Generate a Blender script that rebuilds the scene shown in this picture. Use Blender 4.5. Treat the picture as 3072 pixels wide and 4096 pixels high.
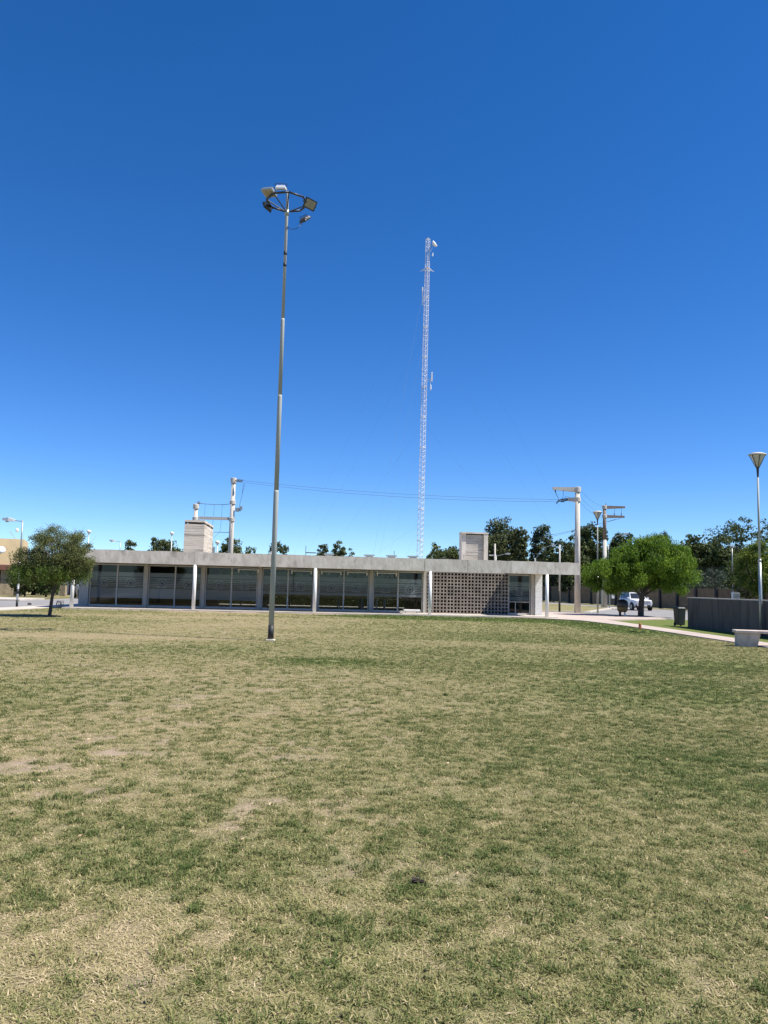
import bpy, math, random
import numpy as np
from mathutils import Vector, Matrix

sc = bpy.context.scene
COL = sc.collection
for o in list(bpy.data.objects):
    bpy.data.objects.remove(o)
R = math.radians

# ------------------------------------------------------------------ camera
CAM_H, PITCH, ROLL, FPX = 1.6, R(5.45), R(1.4), 3076.0
cam = bpy.data.cameras.new('camera')
cam.sensor_fit = 'VERTICAL'
cam.sensor_height = 36.0
cam.lens = FPX / 4096 * 36.0
cam.clip_start, cam.clip_end = 0.05, 5000
co = bpy.data.objects.new('camera', cam)
COL.objects.link(co)
CAM_M = Matrix.Rotation(math.pi / 2 + PITCH, 4, 'X') @ Matrix.Rotation(ROLL, 4, 'Z')
co.matrix_world = Matrix.Translation((0, 0, CAM_H)) @ CAM_M
sc.camera = co

# ------------------------------------------------------------------ light
SUN_DIR = Vector((0.62, -0.17, 1.0)).normalized()      # towards the sun
SUN_EL = math.asin(SUN_DIR.z)
SUN_AZ = math.atan2(SUN_DIR.x, SUN_DIR.y)              # clockwise from +Y
w = bpy.data.worlds.new('World')
sc.world = w
w.use_nodes = True
nt = w.node_tree
nt.nodes.clear()
sky = nt.nodes.new('ShaderNodeTexSky')
sky.sky_type = 'NISHITA'
sky.sun_disc = False
sky.sun_elevation = SUN_EL
sky.sun_rotation = SUN_AZ
sky.altitude = 400
sky.air_density = 0.8
sky.dust_density = 0.0
sky.ozone_density = 3.5
hsv = nt.nodes.new('ShaderNodeHueSaturation')
hsv.inputs['Hue'].default_value = 0.506
hsv.inputs['Saturation'].default_value = 1.32
bg = nt.nodes.new('ShaderNodeBackground')
bg.inputs['Strength'].default_value = 0.10
wo = nt.nodes.new('ShaderNodeOutputWorld')
nt.links.new(sky.outputs[0], hsv.inputs['Color'])
tint = nt.nodes.new('ShaderNodeMix')
tint.data_type = 'RGBA'
tint.blend_type = 'MULTIPLY'
tint.inputs[0].default_value = 1.0
tint.inputs[7].default_value = (0.87, 0.86, 0.97, 1)
gam = nt.nodes.new('ShaderNodeGamma')
gam.inputs[1].default_value = 1.0
nt.links.new(hsv.outputs[0], tint.inputs[6])
nt.links.new(tint.outputs[2], gam.inputs[0])
sep = nt.nodes.new('ShaderNodeSeparateColor')
cmb = nt.nodes.new('ShaderNodeCombineColor')
nt.links.new(gam.outputs[0], sep.inputs[0])
for ch_, (pw, k_) in enumerate(((0.88, 0.937), (0.93, 1.075))):
    p_ = nt.nodes.new('ShaderNodeMath')
    p_.operation = 'POWER'
    nt.links.new(sep.outputs[ch_], p_.inputs[0])
    p_.inputs[1].default_value = pw
    q_ = nt.nodes.new('ShaderNodeMath')
    q_.operation = 'MULTIPLY'
    nt.links.new(p_.outputs[0], q_.inputs[0])
    q_.inputs[1].default_value = k_
    nt.links.new(q_.outputs[0], cmb.inputs[ch_])
nt.links.new(sep.outputs[2], cmb.inputs[2])
nt.links.new(cmb.outputs[0], bg.inputs[0])
nt.links.new(bg.outputs[0], wo.inputs[0])

sl = bpy.data.lights.new('sun', 'SUN')
sl.energy = 4.6
sl.angle = R(0.5)
sl.color = (1.0, 0.945, 0.86)
so = bpy.data.objects.new('sun', sl)
COL.objects.link(so)
so.rotation_euler = SUN_DIR.to_track_quat('Z', 'Y').to_euler()
so.location = (30, -10, 60)

vs = sc.view_settings
sc.display_settings.display_device = 'sRGB'
vs.view_transform = 'Standard'
vs.look = 'None'
vs.exposure = 0.82
vs.gamma = 1.0
vs.use_curve_mapping = False
sc.render.engine = 'CYCLES'
sc.cycles.max_bounces = 8
sc.cycles.transparent_max_bounces = 12
sc.cycles.caustics_reflective = False
sc.cycles.caustics_refractive = False
sc.cycles.use_denoising = True
sc.cycles.denoiser = 'OPENIMAGEDENOISE'
sc.cycles.denoising_prefilter = 'NONE'


# ------------------------------------------------------------------ measuring helpers
def ray(px, py):
    return CAM_M.to_3x3() @ Vector(((px - 1536) / FPX, -(py - 2048) / FPX, -1.0))


def at(px, py, Y):
    d = ray(px, py)
    return Vector((0, 0, CAM_H)) + d * (Y / d.y)


def gr(px, py, z=0.0):
    d = ray(px, py)
    return Vector((0, 0, CAM_H)) + d * ((z - CAM_H) / d.z)


# ------------------------------------------------------------------ materials
def mat(name, c1, c2=None, scale=4.0, rough=0.8, metal=0.0, bump=0.0, bscale=None, stretch=(1, 1, 1),
        spec=0.5, lo=0.35, hi=0.65, c3=None, scale3=0.6, lo3=0.5, hi3=0.7):
    m = bpy.data.materials.new(name)
    m.use_nodes = True
    t = m.node_tree
    b = t.nodes['Principled BSDF']
    b.inputs['Roughness'].default_value = rough
    b.inputs['Metallic'].default_value = metal
    b.inputs['Specular IOR Level'].default_value = spec
    b.inputs['Base Color'].default_value = (*c1, 1)
    tc = t.nodes.new('ShaderNodeTexCoord')
    mp = t.nodes.new('ShaderNodeMapping')
    mp.inputs['Scale'].default_value = stretch
    t.links.new(tc.outputs['Object'], mp.inputs[0])

    def noise(s, det=8):
        n = t.nodes.new('ShaderNodeTexNoise')
        n.inputs['Scale'].default_value = s
        n.inputs['Detail'].default_value = det
        n.inputs['Roughness'].default_value = 0.62
        t.links.new(mp.outputs[0], n.inputs[0])
        return n.outputs[0]

    def rng(sock, a, z):
        r = t.nodes.new('ShaderNodeMapRange')
        r.inputs[1].default_value = a
        r.inputs[2].default_value = z
        t.links.new(sock, r.inputs[0])
        return r.outputs[0]

    if c2 is not None:
        mx = t.nodes.new('ShaderNodeMix')
        mx.data_type = 'RGBA'
        t.links.new(rng(noise(scale), lo, hi), mx.inputs[0])
        mx.inputs[6].default_value = (*c1, 1)
        mx.inputs[7].default_value = (*c2, 1)
        out = mx.outputs[2]
        if c3 is not None:
            m3 = t.nodes.new('ShaderNodeMix')
            m3.data_type = 'RGBA'
            t.links.new(rng(noise(scale3), lo3, hi3), m3.inputs[0])
            t.links.new(out, m3.inputs[6])
            m3.inputs[7].default_value = (*c3, 1)
            out = m3.outputs[2]
        t.links.new(out, b.inputs['Base Color'])
    if bump > 0:
        bp = t.nodes.new('ShaderNodeBump')
        bp.inputs['Strength'].default_value = bump
        bp.inputs['Distance'].default_value = 0.02
        t.links.new(noise(bscale or scale * 4), bp.inputs['Height'])
        t.links.new(bp.outputs[0], b.inputs['Normal'])
    return m


M = {}
M['concrete'] = mat('fascia concrete', (0.50, 0.44, 0.365), (0.66, 0.60, 0.515), 3.5, 0.9, bump=0.5, bscale=8,
                    stretch=(1, 1, 0.5), c3=(0.31, 0.275, 0.23), scale3=2.3, lo3=0.55, hi3=0.72)
M['board_concrete'] = mat('board marked concrete', (0.45, 0.40, 0.33), (0.56, 0.51, 0.435), 2.0, 0.9, bump=0.25, bscale=8,
                          stretch=(0.35, 0.35, 3.0), c3=(0.27, 0.24, 0.20), scale3=1.4, lo3=0.49, hi3=0.70)
M['pale_concrete'] = mat('pale cast concrete', (0.50, 0.45, 0.38), (0.60, 0.56, 0.49), 5.0, 0.9, bump=0.2)
M['pole_concrete'] = mat('spun concrete', (0.46, 0.42, 0.36), (0.56, 0.53, 0.47), 3.0, 0.85, bump=0.2, stretch=(1, 1, 0.4))
M['wall_concrete'] = mat('rough grey concrete wall', (0.13, 0.11, 0.09), (0.085, 0.074, 0.064), 1.3, 0.92, bump=0.3,
                         stretch=(2, 2, 0.4), c3=(0.055, 0.051, 0.047), scale3=1.6)
M['paving'] = mat('pinkish paving', (0.40, 0.325, 0.275), (0.46, 0.39, 0.335), 1.2, 0.9, bump=0.15, bscale=30,
                  c3=(0.38, 0.295, 0.245), scale3=0.35)
M['slab'] = mat('pavement slab', (0.44, 0.39, 0.32), (0.54, 0.49, 0.42), 1.5, 0.9, bump=0.15)
M['asphalt'] = mat('grey road', (0.20, 0.195, 0.19), (0.26, 0.25, 0.24), 0.6, 0.93, bump=0.2, bscale=40)
M['kerb'] = mat('kerb concrete', (0.52, 0.48, 0.42), (0.42, 0.38, 0.33), 2.0, 0.9)
M['white'] = mat('white paint', (0.78, 0.78, 0.76), (0.68, 0.67, 0.64), 1.5, 0.55, bump=0.05)
M['white_brick'] = mat('white painted brick', (0.80, 0.79, 0.76), (0.66, 0.64, 0.60), 3, 0.8, bump=0.5, bscale=9, stretch=(1, 1, 3))
M['frame'] = mat('pale aluminium', (0.46, 0.45, 0.43), (0.40, 0.39, 0.37), 2.0, 0.5)
M['post'] = mat('cream painted post', (0.44, 0.41, 0.36), (0.37, 0.345, 0.31), 2.0, 0.8)
M['block'] = mat('grey brown block', (0.27, 0.225, 0.185), (0.34, 0.29, 0.245), 6, 0.95, bump=0.4, bscale=30)
M['mortar'] = mat('mortar', (0.20, 0.175, 0.15), (0.26, 0.23, 0.2), 6, 0.95)
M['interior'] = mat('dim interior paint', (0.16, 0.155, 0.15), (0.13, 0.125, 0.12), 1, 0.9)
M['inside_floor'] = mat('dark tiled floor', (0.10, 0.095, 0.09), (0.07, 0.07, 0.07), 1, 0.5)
M['wood'] = mat('table laminate', (0.35, 0.32, 0.27), (0.28, 0.25, 0.2), 3, 0.5)
M['galv'] = mat('galvanised steel', (0.40, 0.42, 0.40), (0.31, 0.34, 0.33), 3.0, 0.42, 0.55, bump=0.05, stretch=(1, 1, 0.3))
M['pole_paint'] = mat('weathered grey green pole paint', (0.38, 0.41, 0.39), (0.31, 0.33, 0.30), 2.0, 0.7, 0.0, stretch=(1, 1, 0.25),
                      c3=(0.25, 0.24, 0.20), scale3=1.2, lo3=0.58, hi3=0.75)
M['black'] = mat('black paint', (0.015, 0.015, 0.016), (0.03, 0.03, 0.03), 3, 0.6)
M['dark_steel'] = mat('dark steel', (0.05, 0.055, 0.065), (0.035, 0.04, 0.045), 5, 0.5, 0.4)
M['lamp_lens'] = mat('dusty floodlight lens', (0.30, 0.27, 0.19), (0.24, 0.215, 0.15), 6, 0.35)
M['steel_white'] = mat('white mast paint', (0.76, 0.77, 0.79), (0.68, 0.69, 0.72), 3, 0.6)
M['steel_pink'] = mat('faded red mast paint', (0.74, 0.72, 0.74), (0.67, 0.65, 0.67), 3, 0.6)
M['wire'] = mat('power cable', (0.10, 0.10, 0.11), (0.07, 0.07, 0.075), 3, 0.6)
M['beige'] = mat('beige render', (0.66, 0.50, 0.28), (0.58, 0.44, 0.25), 1.0, 0.9, bump=0.1)
M['brown'] = mat('brown painted band', (0.17, 0.07, 0.045), (0.12, 0.05, 0.035), 1.0, 0.8)
M['stone'] = mat('tan stone', (0.34, 0.27, 0.17), (0.20, 0.16, 0.1), 6.0, 0.9, bump=0.5)
M['panel_wall'] = mat('tan precast panel', (0.25, 0.165, 0.085), (0.18, 0.125, 0.07), 2.2, 0.95, bump=0.3)
M['dark_post'] = mat('dark concrete post', (0.05, 0.047, 0.043), (0.035, 0.033, 0.03), 2.0, 0.95)
M['bin'] = mat('dark green plastic', (0.010, 0.018, 0.014), (0.014, 0.022, 0.018), 3, 0.55)
M['bag'] = mat('black plastic bag', (0.012, 0.012, 0.013), (0.02, 0.02, 0.02), 6, 0.4, bump=0.6)
M['yellow_rust'] = mat('rusty yellow drum', (0.20, 0.15, 0.035), (0.10, 0.055, 0.025), 9, 0.8)
M['terracotta'] = mat('terracotta', (0.42, 0.13, 0.05), (0.30, 0.10, 0.05), 6, 0.8)
M['car_white'] = mat('white car paint', (0.80, 0.80, 0.80), (0.77, 0.77, 0.77), 1, 0.25)
M['tyre'] = mat('tyre rubber', (0.018, 0.018, 0.018), (0.025, 0.025, 0.025), 5, 0.85)
M['rim'] = mat('alloy rim', (0.35, 0.35, 0.36), (0.28, 0.28, 0.29), 5, 0.35, 0.8)
M['car_glass'] = mat('dark car glass', (0.02, 0.025, 0.032), (0.03, 0.035, 0.04), 1, 0.08)
M['pink_concrete'] = mat('pinkish cast concrete', (0.54, 0.44, 0.36), (0.62, 0.53, 0.45), 3.5, 0.9, bump=0.3, c3=(0.36, 0.29, 0.24), scale3=2.5)
M['weathered'] = mat('weathered brown concrete', (0.17, 0.13, 0.10), (0.26, 0.21, 0.17), 2.5, 0.9, bump=0.2)
def vary(m, amt):
    t = m.node_tree
    b = t.nodes['Principled BSDF']
    src_ = b.inputs['Base Color'].links[0].from_socket
    oi = t.nodes.new('ShaderNodeObjectInfo')
    mr = t.nodes.new('ShaderNodeMapRange')
    mr.inputs[3].default_value = 1 - amt
    mr.inputs[4].default_value = 1 + amt
    t.links.new(oi.outputs['Random'], mr.inputs[0])
    vm = t.nodes.new('ShaderNodeVectorMath')
    vm.operation = 'SCALE'
    t.links.new(src_, vm.inputs[0])
    t.links.new(mr.outputs[0], vm.inputs['Scale'])
    t.links.new(vm.outputs[0], b.inputs['Base Color'])


vary(M['block'], 0.22)
vary(M['panel_wall'], 0.18)
vary(M['concrete'], 0.06)
vary(M['wall_concrete'], 0.12)
M['trim'] = mat('black plastic trim', (0.02, 0.02, 0.02), (0.03, 0.03, 0.03), 5, 0.6)
M['headlight'] = mat('headlight lens', (0.7, 0.71, 0.72), (0.6, 0.62, 0.63), 5, 0.15)
M['bark'] = mat('dark bark', (0.055, 0.042, 0.032), (0.095, 0.075, 0.058), 8, 0.95, bump=0.8, bscale=16, stretch=(1, 1, 0.3))
M['grey_bark'] = mat('grey twig bark', (0.17, 0.145, 0.12), (0.24, 0.21, 0.18), 8, 0.95, bump=0.5, stretch=(1, 1, 0.3))
M['clod'] = mat('dry brown leaf', (0.045, 0.028, 0.022), (0.02, 0.013, 0.012), 30, 0.9)


def leaf_mat(name, dark, light, trans=0.35):
    m = bpy.data.materials.new(name)
    m.use_nodes = True
    t = m.node_tree
    t.nodes.clear()
    at_ = t.nodes.new('ShaderNodeAttribute')
    at_.attribute_name = 'tint'
    mx = t.nodes.new('ShaderNodeMix')
    mx.data_type = 'RGBA'
    mx.inputs[6].default_value = (*dark, 1)
    mx.inputs[7].default_value = (*light, 1)
    t.links.new(at_.outputs['Fac'], mx.inputs[0])
    p = t.nodes.new('ShaderNodeBsdfPrincipled')
    p.inputs['Roughness'].default_value = 0.6
    p.inputs['Specular IOR Level'].default_value = 0.25
    tr = t.nodes.new('ShaderNodeBsdfTranslucent')
    ms = t.nodes.new('ShaderNodeMixShader')
    ms.inputs[0].default_value = trans
    t.links.new(mx.outputs[2], p.inputs['Base Color'])
    t.links.new(mx.outputs[2], tr.inputs[0])
    t.links.new(p.outputs[0], ms.inputs[1])
    t.links.new(tr.outputs[0], ms.inputs[2])
    o = t.nodes.new('ShaderNodeOutputMaterial')
    t.links.new(ms.outputs[0], o.inputs[0])
    return m


M['leaf_bright'] = leaf_mat('bright weeping leaf', (0.050, 0.115, 0.012), (0.22, 0.33, 0.035), 0.5)
M['leaf_frond'] = leaf_mat('green thorn tree frond', (0.045, 0.09, 0.016), (0.16, 0.22, 0.04), 0.4)
M['leaf_thorn'] = leaf_mat('dull thorn tree leaf', (0.065, 0.092, 0.026), (0.19, 0.20, 0.068), 0.38)
M['leaf_twig'] = leaf_mat('dry grey brown twig leaf', (0.13, 0.11, 0.075), (0.24, 0.20, 0.14), 0.2)
M['leaf_gum'] = leaf_mat('gum leaf', (0.036, 0.052, 0.020), (0.135, 0.155, 0.062), 0.28)
M['leaf_dark'] = leaf_mat('dark evergreen leaf', (0.028, 0.046, 0.014), (0.12, 0.15, 0.046), 0.3)
M['leaf_olive'] = leaf_mat('olive leaf', (0.045, 0.065, 0.018), (0.13, 0.15, 0.045), 0.3)
M['leaf_lime'] = leaf_mat('lime feathery leaf', (0.065, 0.105, 0.015), (0.20, 0.25, 0.04), 0.45)
M['leaf_shrub'] = leaf_mat('grey green shrub leaf', (0.04, 0.06, 0.04), (0.12, 0.15, 0.10), 0.3)


def glass_mat():
    m = bpy.data.materials.new('tinted window glass')
    m.use_nodes = True
    t = m.node_tree
    t.nodes.clear()
    fr = t.nodes.new('ShaderNodeFresnel')
    fr.inputs[0].default_value = 1.5
    tr = t.nodes.new('ShaderNodeBsdfTransparent')
    tr.inputs[0].default_value = (0.62, 0.66, 0.66, 1)
    gl = t.nodes.new('ShaderNodeBsdfGlossy')
    gl.inputs['Roughness'].default_value = 0.02
    ms = t.nodes.new('ShaderNodeMixShader')
    t.links.new(fr.outputs[0], ms.inputs[0])
    t.links.new(tr.outputs[0], ms.inputs[1])
    t.links.new(gl.outputs[0], ms.inputs[2])
    o = t.nodes.new('ShaderNodeOutputMaterial')
    t.links.new(ms.outputs[0], o.inputs[0])
    return m


def film_mat():
    m = bpy.data.materials.new('frosted window film')
    m.use_nodes = True
    t = m.node_tree
    t.nodes.clear()
    d = t.nodes.new('ShaderNodeBsdfPrincipled')
    d.inputs['Base Color'].default_value = (0.50, 0.53, 0.57, 1)
    d.inputs['Roughness'].default_value = 0.5
    tr = t.nodes.new('ShaderNodeBsdfTransparent')
    tr.inputs[0].default_value = (0.5, 0.52, 0.53, 1)
    ms = t.nodes.new('ShaderNodeMixShader')
    ms.inputs[0].default_value = 0.08
    t.links.new(d.outputs[0], ms.inputs[1])
    t.links.new(tr.outputs[0], ms.inputs[2])
    o = t.nodes.new('ShaderNodeOutputMaterial')
    t.links.new(ms.outputs[0], o.inputs[0])
    return m


M['glass'] = glass_mat()
M['film'] = film_mat()
M['logo'] = mat('darker film print', (0.055, 0.062, 0.066), (0.05, 0.056, 0.06), 3, 0.5)
M['lantern'] = mat('milky lantern glass', (0.55, 0.52, 0.46), (0.48, 0.46, 0.42), 3, 0.3)

# ------------------------------------------------------------------ value noise shared by lawn and tufts
_rs = np.random.RandomState(7)
_T = _rs.rand(256, 256)


def vnoise(x, y, s, off=0.0):
    x = np.asarray(x, float) / s + 91.7 + off
    y = np.asarray(y, float) / s + 53.1 + off * 1.7
    xi, yi = np.floor(x).astype(int), np.floor(y).astype(int)
    fx, fy = x - xi, y - yi
    fx, fy = fx * fx * (3 - 2 * fx), fy * fy * (3 - 2 * fy)
    g = lambda a, b: _T[a % 256, b % 256]
    return (g(xi, yi) * (1 - fx) + g(xi + 1, yi) * fx) * (1 - fy) + (g(xi, yi + 1) * (1 - fx) + g(xi + 1, yi + 1) * fx) * fy


def fbm(x, y, s, off=0.0, n=4):
    a, t, v = 1.0, 0.0, 0.0
    for k in range(n):
        v = v + a * vnoise(x, y, s / 2 ** k, off + 13.3 * k)
        t += a
        a *= 0.55
    return v / t


def blob(x, y, cx, cy, rx, ry):
    wob = 0.55 * (fbm(x, y, max(rx, ry) * 0.6, cx * 3.1 + 5) - 0.5)
    d = np.sqrt(((x - cx) / rx) ** 2 + ((y - cy) / ry) ** 2) + wob
    return np.clip(1.3 - d, 0, 1)


def lawn_state(x, y):
    """greenness (0 straw .. 1 green) and bareness (0..1) of the lawn at x, y."""
    x = np.asarray(x, float)
    y = np.asarray(y, float)
    g = 0.40 + 0.30 * (fbm(x, y, 2.6, 1.0) - 0.5) + 0.42 * (fbm(x, y, 9.0, 4.0, 3) - 0.5)
    g += 0.40 * (fbm(x, y, 0.26, 8.0, 2) - 0.5) + 0.10 * np.tanh((x + 0.8) / 2.5)
    for (cx, cy, rx, ry, k) in ((-1.2, 16.2, 1.5, 1.0, .5), (-5.6, 18.0, 3.0, 1.3, .35), (4.5, 39.6, 7.0, 2.4, 1.5), (10.3, 35.5, 1.9, 8, 1.3), (8.5, 39.5, 2.5, 2.4, 1.2),
                                (-2.2, 39.5, 3.0, 1.2, .5), (-4, 37, 3.5, 1.0, .3), (4.8, 12.5, 2.2, 2.0, .3), (3.2, 7.0, 1.3, 1.6, .3),
                                (0.9, 4.6, 1.0, .7, .22), (-1.3, 4.6, .8, .5, .15), (-6, 8.5, 1.6, 1.2, .3), (7.5, 17, 3, 1.5, .25),
                                (-11, 30.0, 5, 1.2, .2), (7, 24, 4, 1.2, .2)):
        g = g + k * blob(x, y, cx, cy, rx, ry)
    for (cx, cy, rx, ry, k) in ((-9, 21.5, 6, .9, .4), (-2.0, 8.5, 2.6, 3.0, .22), (3, 22, 4, 1.5, .25), (-9, 34, 4, 1.0, .25), (-1.5, 13.0, 4, 1.3, .2),
                                (-1.2, 3.6, .8, .5, .3), (5.5, 9.2, 1.0, .5, .35)):
        g = g - k * blob(x, y, cx, cy, rx, ry)
    b = np.clip((fbm(x, y, 0.36, 21.0, 3) - 0.61) * 5.0, 0, 1)
    b = b * np.clip(0.22 + 0.9 * blob(x, y, -2.2, 7.5, 3.0, 6.5) + .5 * blob(x, y, -7, 16, 5, 5), 0, 1)
    # worn strip along the paving in front of the hall
    v = (x + 16.22) * -0.1019 + (y - 40.54) * 0.9948
    strip = np.clip(1 - np.abs(v + 0.8) / 0.9, 0, 1) * 1.6 * np.clip((fbm(x, y, 2.2, 3.0, 3) - 0.38) * 5, 0, 1) * (x < 0.5)
    b = np.maximum(b, strip)
    return np.clip(g, 0, 1.35), np.clip(b, 0, 1)


# ------------------------------------------------------------------ object helpers
class MB:
    """collects faces of one mesh"""

    def __init__(s):
        s.v, s.f = [], []

    def add(s, vs_, fs_):
        k = len(s.v)
        s.v += [tuple(p) for p in vs_]
        s.f += [tuple(i + k for i in q) for q in fs_]
        return s

    def box(s, x0, y0, z0, x1, y1, z1):
        return s.add([(x0, y0, z0), (x1, y0, z0), (x1, y1, z0), (x0, y1, z0), (x0, y0, z1), (x1, y0, z1), (x1, y1, z1), (x0, y1, z1)],
                     [(0, 3, 2, 1), (4, 5, 6, 7), (0, 1, 5, 4), (1, 2, 6, 5), (2, 3, 7, 6), (3, 0, 4, 7)])

    def hexa(s, bottom, top):
        return s.add(list(bottom) + list(top), [(3, 2, 1, 0), (4, 5, 6, 7), (0, 1, 5, 4), (1, 2, 6, 5), (2, 3, 7, 6), (3, 0, 4, 7)])

    def tube(s, p0, p1, r0, r1=None, n=8, caps=True):
        p0, p1 = Vector(p0), Vector(p1)
        r1 = r0 if r1 is None else r1
        d = (p1 - p0)
        if d.length < 1e-6:
            return s
        d.normalize()
        a = d.cross(Vector((0, 0, 1)) if abs(d.z) < .95 else Vector((1, 0, 0))).normalized()
        b = d.cross(a)
        ring = lambda p, r: [p + (a * math.cos(2 * math.pi * i / n) + b * math.sin(2 * math.pi * i / n)) * r for i in range(n)]
        fs_ = [(i, (i + 1) % n, n + (i + 1) % n, n + i) for i in range(n)]
        if caps:
            fs_ += [tuple(range(n))[::-1], tuple(range(n, 2 * n))]
        return s.add(ring(p0, r0) + ring(p1, r1), fs_)

    def path(s, pts, r0, r1=None, n=6):
        r1 = r0 if r1 is None else r1
        m = len(pts) - 1
        for i in range(m):
            s.tube(pts[i], pts[i + 1], r0 + (r1 - r0) * i / m, r0 + (r1 - r0) * (i + 1) / m, n, caps=(i in (0, m - 1)))
        return s

    def lathe(s, prof, n=16, c=(0, 0, 0)):
        vs_ = [(c[0] + r * math.cos(2 * math.pi * i / n), c[1] + r * math.sin(2 * math.pi * i / n), c[2] + z) for r, z in prof for i in range(n)]
        fs_ = [(k * n + i, k * n + (i + 1) % n, (k + 1) * n + (i + 1) % n, (k + 1) * n + i) for k in range(len(prof) - 1) for i in range(n)]
        fs_ += [tuple(range(n))[::-1], tuple(range((len(prof) - 1) * n, len(prof) * n))]
        return s.add(vs_, fs_)

    def prism(s, poly, y0, y1):
        """x,z polygon pushed along y"""
        n = len(poly)
        vs_ = [(x, y0, z) for x, z in poly] + [(x, y1, z) for x, z in poly]
        return s.add(vs_, [tuple(range(n)), tuple(range(n, 2 * n))[::-1]] + [(i, n + i, n + (i + 1) % n, (i + 1) % n) for i in range(n)])

    def xform(s, mt):
        s.v = [tuple(mt @ Vector(p)) for p in s.v]
        return s

    def mesh(s, name, m, smooth=False):
        me = bpy.data.meshes.new(name)
        me.from_pydata(s.v, [], s.f)
        me.materials.append(m)
        if smooth:
            me.polygons.foreach_set('use_smooth', [True] * len(me.polygons))
        me.update()
        return me

    def build(s, name, m, parent=None, smooth=False, bevel=0.0):
        import bmesh
        me = s.mesh(name, m)
        bm = bmesh.new()
        bm.from_mesh(me)
        bmesh.ops.recalc_face_normals(bm, faces=bm.faces)
        bm.to_mesh(me)
        bm.free()
        o = bpy.data.objects.new(name, me)
        COL.objects.link(o)
        if smooth:
            for p in me.polygons:
                p.use_smooth = len(p.vertices) <= 4
        if bevel > 0:
            b = o.modifiers.new('edge', 'BEVEL')
            b.width = bevel
            b.segments = 2
            b.limit_method = 'ANGLE'
        if parent is not None:
            o.parent = parent
        return o


def tag(o, label=None, cat=None, group=None, kind=None):
    if label:
        o['label'] = label
    if cat:
        o['category'] = cat
    if group:
        o['group'] = group
    if kind:
        o['kind'] = kind
    return o


def root(name, label, cat, loc=(0, 0, 0), rz=0.0, group=None):
    o = bpy.data.objects.new(name, None)
    o.empty_display_size = 0.3
    COL.objects.link(o)
    o.location = loc
    o.rotation_euler = (0, 0, rz)
    return tag(o, label, cat, group)


def copy_tree(o, parent=None):
    c = o.copy()
    COL.objects.link(c)
    if parent is not None:
        c.parent = parent
    for ch in list(o.children):
        copy_tree(ch, c)
    return c


def part(name, me, parent, loc=(0, 0, 0)):
    o = bpy.data.objects.new(name, me)
    COL.objects.link(o)
    o.parent = parent
    o.location = loc
    return o


def sheet(name, poly, z, m, thick=0.0):
    mb = MB()
    n = len(poly)
    if thick > 0:
        vs_ = [(x, y, z) for x, y in poly] + [(x, y, z - thick) for x, y in poly]
        mb.add(vs_, [tuple(range(n)), tuple(range(n, 2 * n))[::-1]] + [(i, (i + 1) % n, n + (i + 1) % n, n + i) for i in range(n)])
    else:
        mb.add([(x, y, z) for x, y in poly], [tuple(range(n))])
    return tag(mb.build(name, m), kind='structure')


# ------------------------------------------------------------------ ground
def lawn_material(name, use_attr=True, fixed=None):
    m = bpy.data.materials.new(name)
    m.use_nodes = True
    t = m.node_tree
    b = t.nodes['Principled BSDF']
    b.inputs['Roughness'].default_value = 0.95
    b.inputs['Specular IOR Level'].default_value = 0.1
    geo = t.nodes.new('ShaderNodeNewGeometry')

    def noise(s, det=6, rough=0.65):
        n = t.nodes.new('ShaderNodeTexNoise')
        n.inputs['Scale'].default_value = s
        n.inputs['Detail'].default_value = det
        n.inputs['Roughness'].default_value = rough
        t.links.new(geo.outputs['Position'], n.inputs[0])
        return n.outputs[0]

    def math_(op, a, c, clamp=False):
        n = t.nodes.new('ShaderNodeMath')
        n.operation = op
        n.use_clamp = clamp
        for i, q in enumerate((a, c)):
            if isinstance(q, (int, float)):
                n.inputs[i].default_value = q
            else:
                t.links.new(q, n.inputs[i])
        return n.outputs[0]

    def mix(f, a, c):
        n = t.nodes.new('ShaderNodeMix')
        n.data_type = 'RGBA'
        t.links.new(f, n.inputs[0])
        for i, q in ((6, a), (7, c)):
            if isinstance(q, tuple):
                n.inputs[i].default_value = (*q, 1)
            else:
                t.links.new(q, n.inputs[i])
        return n.outputs[2]

    if use_attr:
        a = t.nodes.new('ShaderNodeAttribute')
        a.attribute_name = 'green'
        green = a.outputs['Fac']
        a2 = t.nodes.new('ShaderNodeAttribute')
        a2.attribute_name = 'bare'
        bare = a2.outputs['Fac']
    else:
        green = math_('MULTIPLY', noise(0.25, 4), 0.8 if fixed is None else fixed * 2)
        bare = math_('SUBTRACT', noise(0.6, 4), 0.55 if fixed is None else .9, True)
    n1 = math_('SUBTRACT', noise(6.0, 8, 0.75), 0.5)
    n2 = math_('SUBTRACT', noise(45.0, 3, 0.7), 0.5)
    n3 = math_('SUBTRACT', noise(1.4, 6, 0.7), 0.5)
    gsum = math_('ADD', green, math_('ADD', math_('MULTIPLY', n1, 1.0), math_('ADD', math_('MULTIPLY', n2, 0.8), math_('MULTIPLY', n3, 0.6))), True)
    straw = mix(math_('ADD', noise(18, 4), 0.0, True), (0.16, 0.126, 0.072), (0.45, 0.365, 0.22))  # dark end paints the shadow between blades into the soil colour
    grn = mix(noise(14, 4), (0.085, 0.115, 0.030), (0.185, 0.215, 0.062))
    c = mix(gsum, straw, grn)
    c = mix(math_('MULTIPLY', bare, 0.85, True), c, mix(noise(9, 6), (0.30, 0.215, 0.155), (0.50, 0.385, 0.30)))
    t.links.new(c, b.inputs['Base Color'])
    bp = t.nodes.new('ShaderNodeBump')
    bp.inputs['Strength'].default_value = 0.9
    bp.inputs['Distance'].default_value = 0.03
    t.links.new(math_('ADD', n2, n1), bp.inputs['Height'])
    t.links.new(bp.outputs[0], b.inputs['Normal'])
    return m


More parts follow.
